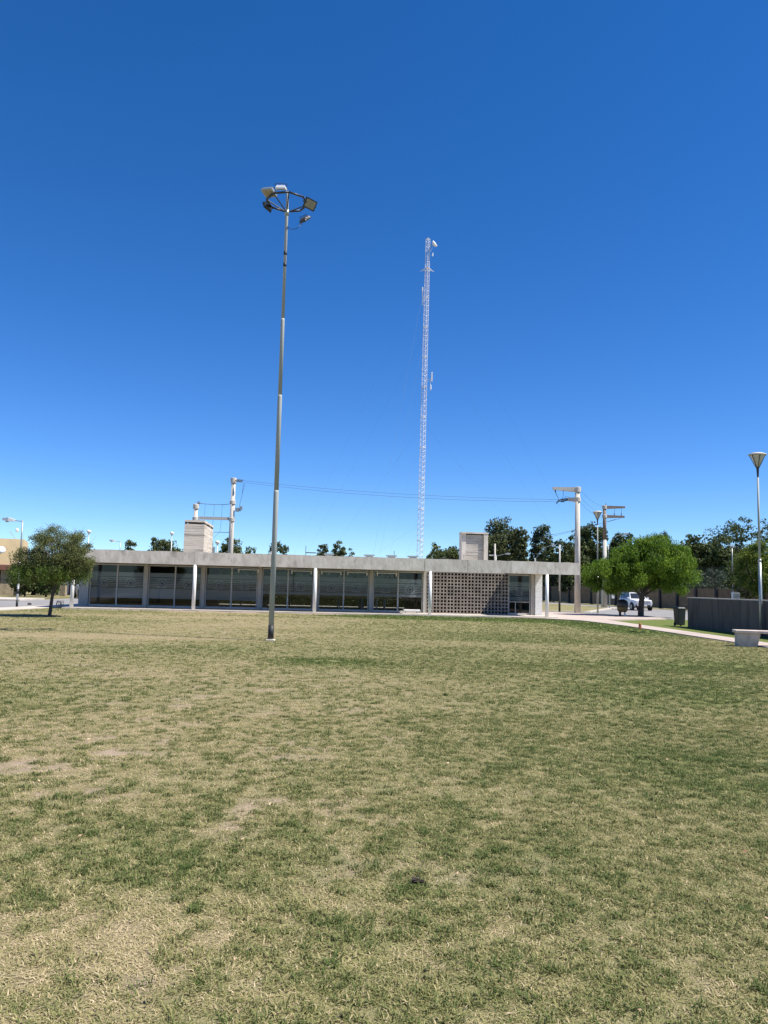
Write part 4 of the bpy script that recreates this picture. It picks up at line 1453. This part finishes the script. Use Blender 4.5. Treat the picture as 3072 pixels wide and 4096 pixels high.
# ------------------------------------------------------------------ cars
def car(loc, rz, label):
    t = root('parked_car', label, 'car', loc, rz, 'parked white cars')
    # x forward, length 4.2, width 1.8
    b = MB()
    secs = [(-2.05, .74, .42, .62, 1.02), (-1.95, .86, .34, .6, 1.06), (-1.2, .90, .26, .6, 1.07), (0.0, .90, .24, .6, 1.05), (.95, .90, .26, .62, 1.04), (1.35, .89, .28, .64, 1.02), (1.85, .86, .36, .66, .97), (2.05, .76, .42, .66, .92)]
    vs_, fs_ = [], []
    for (x, hw, z0, zm, z1) in secs:
        vs_ += [(x, -hw * .93, z0), (x, -hw, zm), (x, -hw * .96, z1 - .06), (x, -hw * .86, z1), (x, hw * .86, z1), (x, hw * .96, z1 - .06), (x, hw, zm), (x, hw * .93, z0)]
    for k in range(len(secs) - 1):
        for j in range(8):
            a_, c_ = k * 8 + j, k * 8 + (j + 1) % 8
            fs_.append((a_, c_, c_ + 8, a_ + 8))
    fs_ += [tuple(range(8)), tuple(range((len(secs) - 1) * 8, len(secs) * 8))[::-1]]
    b.add(vs_, fs_)
    b.build('body', M['car_white'], t, bevel=.02)
    # cabin: pillars + roof as one white shell, glass set 1 cm proud on each side
    bot = [(-1.95, -.80), (.78, -.80), (.78, .80), (-1.95, .80)]
    top = [(-1.72, -.66), (.12, -.64), (.12, .64), (-1.72, .66)]
    MB().hexa([(x, y, 1.03) for x, y in bot], [(x, y, 1.62) for x, y in top]).build('cabin', M['car_white'], t, bevel=.03)
    MB().box(-1.70, -.62, 1.622, .10, .62, 1.655).build('roof', M['car_white'], t, bevel=.012)
    for s in (-1, 1):
        MB().box(-1.6, s * .60 - .02, 1.66, .0, s * .60 + .02, 1.70).build('roof_rail', M['trim'], t)

    def lerp(s, u, h, out=.012):
        x0, x1 = -1.95 + (.23) * h, .78 - .66 * h
        return (x0 + (x1 - x0) * u, s * (.80 - .145 * h + out), 1.03 + .59 * h)
    for s in (-1, 1):
        for (u0, u1) in ((.06, .24), (.28, .58), (.62, .93)):
            q = [lerp(s, u0, .10), lerp(s, u1, .10), lerp(s, u1, .86), lerp(s, u0, .86)]
            MB().add(q, [(0, 1, 2, 3)]).build('side_window', M['car_glass'], t)
        MB().box(.55, s * .93 - .08, 1.06, .70, s * .93 + .08, 1.20).build('mirror', M['car_white'], t, bevel=.02)
    MB().add([(.77 - .05, -.70, 1.09), (.77 - .05, .70, 1.09), (.20, .58, 1.57), (.20, -.58, 1.57)], [(0, 1, 2, 3)]).xform(Matrix.Translation((.025, 0, .012))).build('windscreen', M['car_glass'], t)
    MB().add([(-1.92, -.68, 1.12), (-1.92, .68, 1.12), (-1.77, .58, 1.55), (-1.77, -.58, 1.55)], [(0, 1, 2, 3)]).xform(Matrix.Translation((-.03, 0, 0))).build('rear_window', M['car_glass'], t)
    for x in (-1.28, 1.32):
        for s in (-1, 1):
            ar = MB().tube((x, s * .86, .36), (x, s * .925, .36), .43, .42, 22)
            ar.build('wheel_arch', M['trim'], t)
            wl = MB().tube((x, s * .74, .345), (x, s * .945, .345), .345, .34, 24).build('wheel', M['tyre'], t, smooth=False)
            MB().tube((x, s * .945, .345), (x, s * .958, .345), .22, .20, 18).build('rim', M['rim'], wl)
            MB().tube((x, s * .958, .345), (x, s * .964, .345), .06, .05, 10).build('hub_cap', M['trim'], wl)
    MB().box(-2.08, -.80, .30, 2.10, .80, .40).build('skirt', M['trim'], t, bevel=.02)
    MB().box(1.98, -.80, .38, 2.13, .80, .56).build('front_bumper', M['trim'], t, bevel=.03)
    MB().box(-2.14, -.80, .38, -1.98, .80, .60).build('rear_bumper', M['trim'], t, bevel=.03)
    MB().box(2.03, -.50, .72, 2.075, .50, .88).build('grille', M['trim'], t)
    gsl = MB()
    for k in range(7):
        gsl.box(2.076, -.43 + k * .13, .735, 2.082, -.37 + k * .13, .865)
    gsl.build('grille_slot', M['car_white'], t)
    for s in (-1, 1):
        MB().tube((1.99, s * .63, .80), (2.07, s * .63, .80), .115, .105, 18).build('headlight', M['headlight'], t)
        MB().tube((2.13, s * .62, .48), (2.14, s * .62, .48), .06, .055, 14).build('fog_light', M['headlight'], t)
        MB().box(-2.07, s * .70 - .09, .72, -2.0, s * .70 + .09, .95).build('tail_light', M['terracotta'], t)
    MB().box(2.131, -.24, .40, 2.145, .24, .53).build('number_plate', M['white'], t)
    return t


p = gr(2545, 2441)
c1 = car((p.x + .45, p.y + 1.6, -.02), R(-86), 'white boxy off road car with black grille parked behind the bright green tree')
c1.scale = (.93, .93, .93)
c2 = copy_tree(c1)
p = gr(300, 2392)
c2.location = (p.x + .4, p.y + 1.5, -.02)
c2.rotation_euler = (0, 0, R(-62))
tag(c2, 'white car half hidden behind the white column at the left hall end')

# ------------------------------------------------------------------ houses at the left
hp = at(0, 2380, 65)
h = root('beige_house', 'beige rendered house with brown fascia band at the left edge', 'house', (-39.0, 61.8, 0), R(22))
W = 9.2
MB().box(-4, 0, 2.55, W, 7, 4.75).build('upper_wall', M['beige'], h)
MB().box(-4.05, -.35, 2.12, W + .05, 7, 2.545).build('eaves_band', M['brown'], h)
MB().box(-4, 1.6, 0, W, 7, 2.118).build('lower_wall', M['dark_post'], h)
MB().box(7.6, .1, 0, 8.6, .9, 2.115).build('stone_pier', M['stone'], h)
MB().box(6.0, 1.52, 0, 6.9, 1.58, 2.1).build('door', M['brown'], h)
MB().lathe([(.02, 0), (.2, .03), (.3, .10), (.31, .12), (.02, .07)], 16).xform(Matrix.Translation((7.55, -.35, 3.75)) @ Matrix.Rotation(R(70), 4, 'X') @ Matrix.Rotation(R(25), 4, 'Y')).build('dish', M['steel_white'], h, smooth=True)
MB().tube((7.55, 0, 3.6), (7.55, -.35, 3.75), .03).build('dish_arm', M['galv'], h)
m_ = MB().tube((8.5, 2, 4.75), (7.9, 2, 5.5), .03)
m_.build('aerial', M['galv'], h)
MB().lathe([(.05, 0), (.14, .08), (.14, .22), (.05, .3)], 12, (8.5, 2, 5.45)).build('aerial_head', M['steel_white'], h, smooth=True)
MB().box(3.0, 1.5, 4.75, 6.6, 5, 4.98).build('roof_unit', M['white'], h)

p = at(290, 2360, 74)
g = root('white_house', 'white walled house behind the left lawn tree', 'house', (p.x, 74, 0), R(-4))
MB().box(-1.35, 0, 0, -.55, 5, 2.7).build('wall', M['white'], g)
MB().box(.3, 0, 0, 3.2, 5, 2.7).build('wall', M['white'], g)
MB().box(-.55, .4, 0, .3, 5, 2.7).build('door', M['brown'], g)
MB().box(-1.6, -.3, 2.702, 3.4, 5.2, 2.95).build('roof', M['brown'], g)
p = at(252, 2375, 67)
MB().box(-.22, -.2, 0, .24, .2, .95).build('gate_pillar', M['stone'])
gp = bpy.data.objects['gate_pillar']
gp.location = (p.x, 67, 0)
tag(gp, 'short tan stone gate pillar beside the trunk of the left lawn tree', 'pillar')


# ------------------------------------------------------------------ trees
def leaves_mesh(name, m, c, nrm, up, lw_, ll_, tint):
    """one quad per leaf. c centres, up leaf axis, nrm leaf normal"""
    n = len(c)
    up = up / np.maximum(np.linalg.norm(up, axis=1, keepdims=True), 1e-6)
    side = np.cross(nrm, up)
    side /= np.maximum(np.linalg.norm(side, axis=1, keepdims=True), 1e-6)
    hw, hl = (lw_ * .5)[:, None], (ll_ * .5)[:, None]
    V = np.empty((n, 4, 3), np.float32)
    V[:, 0] = c - up * hl
    V[:, 1] = c + side * hw
    V[:, 2] = c + up * hl
    V[:, 3] = c - side * hw
    me = bpy.data.meshes.new(name)
    me.vertices.add(n * 4)
    me.vertices.foreach_set('co', V.ravel())
    me.loops.add(n * 4)
    me.loops.foreach_set('vertex_index', np.arange(n * 4, dtype=np.int32))
    me.polygons.add(n)
    me.polygons.foreach_set('loop_start', np.arange(0, n * 4, 4, dtype=np.int32))
    a_ = me.attributes.new('tint', 'FLOAT', 'FACE')
    a_.data.foreach_set('value', np.clip(tint, 0, 1).astype(np.float32))
    me.materials.append(m)
    me.update(calc_edges=True)
    return me


def clump_points(rs, lobes, nclump, rclump, per, shell=.55):
    """clump centres spread through the lobes (ellipsoids), then leaf centres about each clump"""
    vol = np.array([l[3] * l[4] * l[5] for l in lobes])
    which = rs.choice(len(lobes), nclump, p=vol / vol.sum())
    L = np.array(lobes)[which]
    d = rs.normal(size=(nclump, 3))
    d /= np.linalg.norm(d, axis=1, keepdims=True)
    r = (shell + (1 - shell) * rs.rand(nclump) ** .6)[:, None]
    cc = L[:, :3] + d * r * L[:, 3:6]
    rc = rclump * (.6 + .8 * rs.rand(nclump))
    k = rs.poisson(per, nclump)
    idx_ = np.repeat(np.arange(nclump), k)
    n = len(idx_)
    dd = rs.normal(size=(n, 3))
    dd /= np.linalg.norm(dd, axis=1, keepdims=True)
    rad = rs.rand(n)[:, None] ** .45
    p_ = cc[idx_] + dd * rad * rc[idx_][:, None] * np.array([1.1, 1.1, .8])
    return cc, rc, idx_, p_, dd


def limb(mb, p0, p1, r0, r1, rs, bow=.15, n=5, sides=7):
    p0, p1 = Vector(p0), Vector(p1)
    L_ = (p1 - p0).length
    off = Vector((rs.uniform(-1, 1), rs.uniform(-1, 1), rs.uniform(0, 1))) * bow * L_
    pts = [p0.lerp(p1, k / n) + off * math.sin(math.pi * k / n) for k in range(n + 1)]
    mb.path(pts, r0, r1, sides)


def tree(name, label, base, h, lobes, seed, nclump, rclump, per, leaf, m, bark='bark', droop=0.0, trunk_r=.15, group=None, cat='tree', nlimb=8, shell=.55, fork=.35):
    rs = np.random.RandomState(seed)
    t = root(name, label, cat, base, 0, group)
    cc, rc, ix, p_, dd = clump_points(rs, lobes, nclump, rclump, per, shell)
    n = len(p_)
    nrm = dd * .6 + rs.normal(size=(n, 3)) * .7 + np.array([0, 0, .35])
    if droop > 0:
        up = rs.normal(size=(n, 3)) * (1 - droop) + np.array([0, 0, -1]) * droop * 1.5
        p_[:, 2] -= droop * .35 * rclump * rs.rand(n) * 2
    else:
        up = rs.normal(size=(n, 3))
    ctint = .25 + .5 * rs.rand(len(cc))
    tint = ctint[ix] + rs.normal(0, .22, n)
    lw_ = leaf[0] * (.6 + .8 * rs.rand(n))
    ll_ = leaf[1] * (.6 + .8 * rs.rand(n))
    ok = p_[:, 2] > .25
    me = leaves_mesh('crown', M[m], p_[ok], nrm[ok], up[ok], lw_[ok], ll_[ok], tint[ok])
    part('crown', me, t)
    tk = MB()
    lo_z = min(l[2] - l[5] for l in lobes)
    fz = max(lo_z * .9, h * fork)
    top = Vector((lobes[0][0] * .35, lobes[0][1] * .35, fz))
    limb(tk, (0, 0, -.05), top, trunk_r * 1.15, trunk_r * .8, rs, .05, 5, 10)
    order = rs.permutation(len(cc))[:nlimb]
    for k in order:
        limb(tk, top, cc[k], trunk_r * .5, trunk_r * .10, rs, .12, 5, 6)
    tk.build('trunk', M[bark], t, smooth=True)
    return t


# the two lawn trees
tb = gr(197, 2467)
rs = np.random.RandomState(11)
lt = root('lawn_tree', 'feathery thorn tree with leaning dark trunk on the left of the lawn', 'tree', (tb.x, tb.y, 0))
LB = [(.25, 0, 2.66, 1.2, 1.2, 1.0), (-.85, .1, 2.15, .75, .9, .72), (1.15, -.1, 2.35, .55, .8, .6), (.1, 0, 1.95, 1.4, 1.2, .45)]
cc, rc, ix, p_, dd = clump_points(rs, LB, 270, .26, 215, .5)
n = len(p_)
green = p_[:, 2] < 2.55 + .5 * vnoise(p_[:, 0] * 2, p_[:, 1] * 2, 1.0) + .35 * (p_[:, 0] < -.5)
up = rs.normal(size=(n, 3)) + np.array([0, 0, -.6])
nrm = dd * .5 + rs.normal(size=(n, 3)) * .7 + np.array([0, 0, .3])
tt = (.2 + .6 * rs.rand(len(cc)))[ix] + rs.normal(0, .2, n)
part('crown', leaves_mesh('crown', M['leaf_thorn'], p_[green], nrm[green], up[green], .028 * (.6 + .8 * rs.rand(green.sum())), .07 * (.6 + .8 * rs.rand(green.sum())), tt[green]), lt)
g2 = ~green & (rs.rand(n) < .95)
part('dry_twig_leaves', leaves_mesh('dry_twig_leaves', M['leaf_thorn'], p_[g2], nrm[g2], up[g2], .024 * (.6 + .8 * rs.rand(g2.sum())), .06 * (.6 + .8 * rs.rand(g2.sum())), tt[g2] + .12), lt)
# drooping brighter skirt
ns = 430
an = rs.rand(ns) * 6.283
rad = .65 + .85 * rs.rand(ns)
sx_, sy_ = rad * np.cos(an) * 1.1 - .1, rad * np.sin(an) * .9
z0 = 2.0 - .12 * rad + .25 * rs.rand(ns)
P_, T_ = [], []
for k in range(ns):
    m_n = 34
    u_ = rs.rand(m_n)
    ln_ = .25 + .45 * rs.rand()
    P_.append(np.stack([sx_[k] + .05 * rs.normal(size=m_n), sy_[k] + .05 * rs.normal(size=m_n), z0[k] - ln_ * u_], 1))
    T_.append(np.full(m_n, .35 + .5 * rs.rand()))
P_, T_ = np.concatenate(P_), np.concatenate(T_) - .1 + rs.normal(0, .2, ns * 34)
n = len(P_)
part('hanging_fronds', leaves_mesh('hanging_fronds', M['leaf_frond'], P_, rs.normal(size=(n, 3)), np.array([0, 0, -1]) + .45 * rs.normal(size=(n, 3)), .022 * (.6 + .8 * rs.rand(n)), .085 * (.6 + .8 * rs.rand(n)), T_), lt)
tk = MB()
limb(tk, (0, 0, -.05), (.06, 0, .75), .075, .06, rs, .03, 4, 10)
limb(tk, (.06, 0, .75), (.28, .02, 1.75), .06, .05, rs, .03, 4, 10)
tk.build('trunk', M['bark'], lt, smooth=True)
br = MB()
for k in rs.permutation(len(cc))[:46]:
    e = Vector(cc[k])
    mid = Vector((.28, .02, 1.7)).lerp(e, .5) + Vector((rs.uniform(-.12, .12), rs.uniform(-.12, .12), rs.uniform(-.02, .18)))
    limb(br, (.28, .02, 1.7), mid, .030, .017, rs, .08, 3, 6)
    limb(br, mid, e, .017, .006, rs, .1, 3, 5)
    for _ in range(3):
        f_ = e + Vector((rs.uniform(-.4, .4), rs.uniform(-.4, .4), rs.uniform(-.05, .45)))
        limb(br, mid.lerp(e, rs.uniform(.3, .9)), f_, .010, .003, rs, .1, 2, 4)
br.build('branches', M['grey_bark'], lt)

tb = gr(2563, 2467)
rs = np.random.RandomState(12)
rt = root('street_tree', 'bright green weeping tree with broad crown in front of the white car', 'tree', (tb.x, tb.y, 0))
LB = [(.95, 0, 3.6, 2.2, 2.1, 1.55), (-2.25, 0, 2.6, 1.3, 1.4, 1.05), (2.4, 0, 2.5, 1.2, 1.3, .85), (-.7, 0, 3.15, 1.5, 1.7, 1.2), (.3, -.8, 2.6, 2.0, 1.3, .7), (-1.45, 0, 2.8, 1.1, 1.4, 1.05), (2.2, .3, 3.6, .9, .9, .75), (-1.2, -.3, 3.9, .7, .8, .6)]
cc, rc, ix, p_, dd = clump_points(rs, LB, 290, .46, 250, .72)
n = len(p_)
p_[:, 2] -= .32 * rs.rand(n) ** 1.5
ok = p_[:, 2] > 1.45 + .25 * np.sin(p_[:, 0] * 3.1) * np.sin(p_[:, 0] * 1.3 + 1)
p_, ix, dd = p_[ok], ix[ok], dd[ok]
n = len(p_)
up = np.array([0, 0, -1.0]) + .55 * rs.normal(size=(n, 3))
nrm = dd * .7 + rs.normal(size=(n, 3)) * .5
tt = (.1 + .75 * rs.rand(len(cc)))[ix] + rs.normal(0, .18, n)
part('crown', leaves_mesh('crown', M['leaf_bright'], p_, nrm, up, .055 * (.6 + .8 * rs.rand(n)), .17 * (.6 + .8 * rs.rand(n)), tt), rt)
tk = MB()
limb(tk, (0, 0, -.05), (.1, 0, 1.35), .20, .16, rs, .03, 5, 12)
for e, r_ in (((-1.9, 0, 2.6), .10), ((1.6, .2, 2.7), .13), ((.5, .5, 3.2), .12), ((-.5, -.5, 3.0), .10), ((2.3, -.3, 2.4), .08)):
    limb(tk, (.08, 0, 1.25), e, r_, r_ * .4, rs, .10, 6, 8)
tk.build('trunk', M['bark'], rt, smooth=True)


# trees beyond: px centre, px width, top py, distance, kind, label
def bg(px, wpx, top, Y, kind, label, seed, low=None, aspect=1.0, gaps=1.0, dens=1.0, name=None):
    c = at(px, top, Y)
    wd = wpx / FPX * Y
    hh = c.z
    low = hh * .22 if low is None else low
    cz = (hh + low) / 2
    rz = (hh - low) / 2
    rs = np.random.RandomState(seed)
    lobes = [(0, 0, cz, wd * .40, wd * .36, rz)]
    for k in range(6):
        f = rs.uniform(-.34, .34)
        lobes.append((f * wd, rs.uniform(-.25, .25) * wd, low + (hh - low) * rs.uniform(.42, .82), wd * rs.uniform(.13, .22), wd * rs.uniform(.14, .22), (hh - low) * rs.uniform(.13, .2)))
    mm, bark, lf, dr = {'gum': ('leaf_gum', 'grey_bark', (.20, .34), .35), 'dark': ('leaf_dark', 'bark', (.22, .30), 0.0), 'olive': ('leaf_olive', 'bark', (.16, .24), 0.0),
                        'lime': ('leaf_lime', 'bark', (.08, .16), .2), 'shrub': ('leaf_shrub', 'bark', (.10, .18), 0.0), 'shade': ('leaf_dark', 'bark', (.12, .18), 0.0), 'sparse': ('leaf_dark', 'grey_bark', (.14, .30), 0.1)}[kind]
    rc = max(.35, wd * .11)
    area = wd * (hh - low)
    nc = int(max(45, min(300, area * 4.4 / gaps)) * (.45 if kind == 'sparse' else 1))
    per = int(max(30, min(300, 1.5 * dens * 3.4 * rc * rc / (lf[0] * lf[1]))))
    nm = name or {'gum': 'gum_tree', 'dark': 'evergreen_tree', 'olive': 'olive_green_tree', 'lime': 'feathery_tree', 'shrub': 'shrub', 'sparse': 'open_crowned_tree', 'shade': 'shrub'}[kind]
    return tree(nm, label, (c.x, Y, 0), hh, lobes, seed, nc, rc, per, lf, mm, bark, dr, trunk_r=max(.06, wd * .03), group='trees beyond the hall and street',
                cat='shrub' if kind in ('shrub', 'shade') else 'tree', nlimb=7, shell=.45)


BG = [
    (525, 66, 2148, 110, 'gum', 'small leaning tree top above the roof right of the left street lamp head'),
    (655, 150, 2140, 105, 'gum', 'rounded grey green tree left of the board marked roof box'),
    (928, 120, 2144, 112, 'gum', 'dark tree directly behind the tall concrete twin pole'),
    (1000, 90, 2182, 116, 'olive', 'low bushy tree between the twin pole and the floodlight pole'),
    (1118, 105, 2166, 112, 'gum', 'tree right behind the floodlight pole at roof height'),
    (1290, 56, 2165, 118, 'gum', 'narrow dark tree top, left one of the pair above the middle roof'),
    (1356, 70, 2164, 118, 'gum', 'leaning tree top, right one of the pair above the middle roof'),
    (1405, 44, 2196, 122, 'olive', 'tiny rounded tree top right of the pair above the middle roof'),
    (1728, 74, 2202, 118, 'olive', 'low tree top directly right of the lattice mast foot'),
    (1806, 100, 2180, 116, 'olive', 'rounded tree touching the left side of the finned roof light'),
    (2012, 200, 2072, 112, 'gum', 'largest gum tree with broad crown right of the finned roof light'),
    (2085, 62, 2090, 108, 'gum', 'slim pointed gum tree between the two big gum trees'),
    (2165, 112, 2098, 112, 'gum', 'second big gum tree with layered crown left of the pale power pole'),
    (2215, 120, 2195, 104, 'dark', 'low dark tree behind the right end of the hall roof'),
    (2375, 170, 2090, 100, 'dark', 'dark tree between the pale power pole and the farther power pole'),
    (2290, 160, 2150, 98, 'dark', 'bushy dark tree directly behind the pale power pole'),
    (2475, 130, 2118, 98, 'dark', 'dark tree behind the farther power pole'),
    (2655, 70, 2122, 104, 'gum', 'rounded tree top peeping above the bright green tree'),
    (2570, 180, 2180, 96, 'dark', 'dark tree mostly hidden behind the bright green tree'),
    (2795, 150, 2138, 84, 'dark', 'dark tree with ragged top right of the bright green tree'),
    (2890, 130, 2140, 82, 'dark', 'dark tree behind the white headed slim street lamp'),
    (2935, 190, 2045, 92, 'sparse', 'tallest open branched tree at the right with airy crown'),
    (3060, 150, 2085, 94, 'sparse', 'second open branched tree cut by the right edge'),
    (3040, 250, 2175, 56, 'lime', 'yellow green feathery tree behind the right lamp post'),
    (2980, 160, 2250, 60, 'olive', 'olive green low tree behind the meter cabinet'),
    (2850, 150, 2262, 70, 'shrub', 'grey green shrub behind the mesh fence', ),
    (2770, 110, 2285, 74, 'shrub', 'dull green shrub at the left end of the mesh fence'),
    (2650, 120, 2270, 90, 'dark', 'dark low tree behind the wall under the bright green tree'),
    (140, 260, 2275, 71, 'dark', 'dark tree in the shade behind the left street lamp'),
    (235, 120, 2270, 80, 'dark', 'dark tree behind the white walled house'),
    (105, 110, 2285, 61, 'shade', 'dark shrub under the shade behind the banded street lamp'),
    (190, 130, 2285, 61.5, 'shade', 'dark broad shrub directly behind the trunk of the left lawn tree'),
]
for k, e in enumerate(BG):
    px, wpx, top, Y, kind, lab = e
    kw = {}
    if kind == 'lime':
        kw = dict(low=1.6, dens=2.0)
    if kind == 'shrub':
        kw = dict(low=.3)
    if kind == 'dark':
        kw = dict(low=.5, dens=1.7)
    if kind == 'shade':
        kw = dict(low=.0, dens=1.6)
    if px in (140, 235):
        kw = dict(low=.05, dens=2.0)
    bg(px, wpx, top, Y, kind, lab, 100 + k, **kw)

# clipped hedge on the far side of the hall, seen through its glazing
hd_c = hall_world(12.5, 14.6)
rs = np.random.RandomState(77)
n = 70000
hx = rs.uniform(-11, 13, n)
hy = rs.uniform(-.5, .5, n)
hz = rs.uniform(.0, 2.6, n)
side_ = rs.rand(n)
hy = np.where(side_ < .6, -.5 + .12 * rs.rand(n), hy)
hz = np.where(side_ > .85, 2.5 + .15 * rs.rand(n), hz)
hedge = root('hedge', 'dark clipped hedge seen through the hall glazing', 'hedge', hd_c, A)
part('foliage', leaves_mesh('foliage', M['leaf_dark'], np.stack([hx, hy, hz], 1), rs.normal(size=(n, 3)) + np.array([0, -.6, .4]), rs.normal(size=(n, 3)), .13 * (.6 + .8 * rs.rand(n)), .19 * (.6 + .8 * rs.rand(n)), .45 * rs.rand(n)), hedge)
st = MB()
for k in range(30):
    st.tube((-11 + .8 * k, 0, -.05), (-11 + .8 * k, 0, 2.2), .03, .015, 5)
st.build('stems', M['bark'], hedge)
pv = [hall_world(-1, 12.25), hall_world(26.5, 12.25), hall_world(26.5, 13.9), hall_world(-1, 13.9)]
sheet('pavement', [(v.x, v.y) for v in pv], 0.03, M['paving'], .06)

# far wood closing the view behind the street trees: one uncountable mass
rs = np.random.RandomState(91)
n = 60000
f_ = rs.rand(n)
fx_ = 8 + 75 * f_
fy_ = 124 - 16 * f_ + rs.uniform(-4, 4, n)
ht = 5.0 + 3.2 * vnoise(fx_, fx_ * 0, 5.0, 3) + 2.0 * vnoise(fx_, fx_ * 0, 1.7, 9)
fz_ = ht * rs.rand(n) ** .7
fw_ = root('far_wood', 'far dark wood behind the tan street wall', 'wood', (0, 0, 0))
o = part('foliage', leaves_mesh('foliage', M['leaf_dark'], np.stack([fx_, fy_, fz_], 1), rs.normal(size=(n, 3)) + np.array([0, -.5, .4]), rs.normal(size=(n, 3)), .30 * (.6 + .8 * rs.rand(n)), .45 * (.6 + .8 * rs.rand(n)), rs.rand(n)), fw_)
fw_['kind'] = 'stuff'
o['kind'] = 'stuff'

# dry leaves and bits scattered over the near lawn
rs = np.random.RandomState(55)
n = 170
lx, ly = rs.uniform(-6, 7, n), 3 + 13 * rs.rand(n) ** 1.4
me = leaves_mesh('leaf_litter', leaf_mat('dry leaf litter', (0.16, 0.075, 0.035), (0.55, 0.42, 0.26), 0.1),
                 np.stack([lx, ly, .022 + .012 * rs.rand(n)], 1), np.array([0, 0, 1.0]) + .35 * rs.normal(size=(n, 3)),
                 np.stack([rs.normal(size=n), rs.normal(size=n), .1 * rs.normal(size=n)], 1), .018 * (.5 + rs.rand(n)), .034 * (.5 + rs.rand(n)), rs.rand(n))
o = bpy.data.objects.new('leaf_litter', me)
COL.objects.link(o)
tag(o, 'small dry leaves and bits scattered over the near lawn', 'leaf litter', kind='stuff')
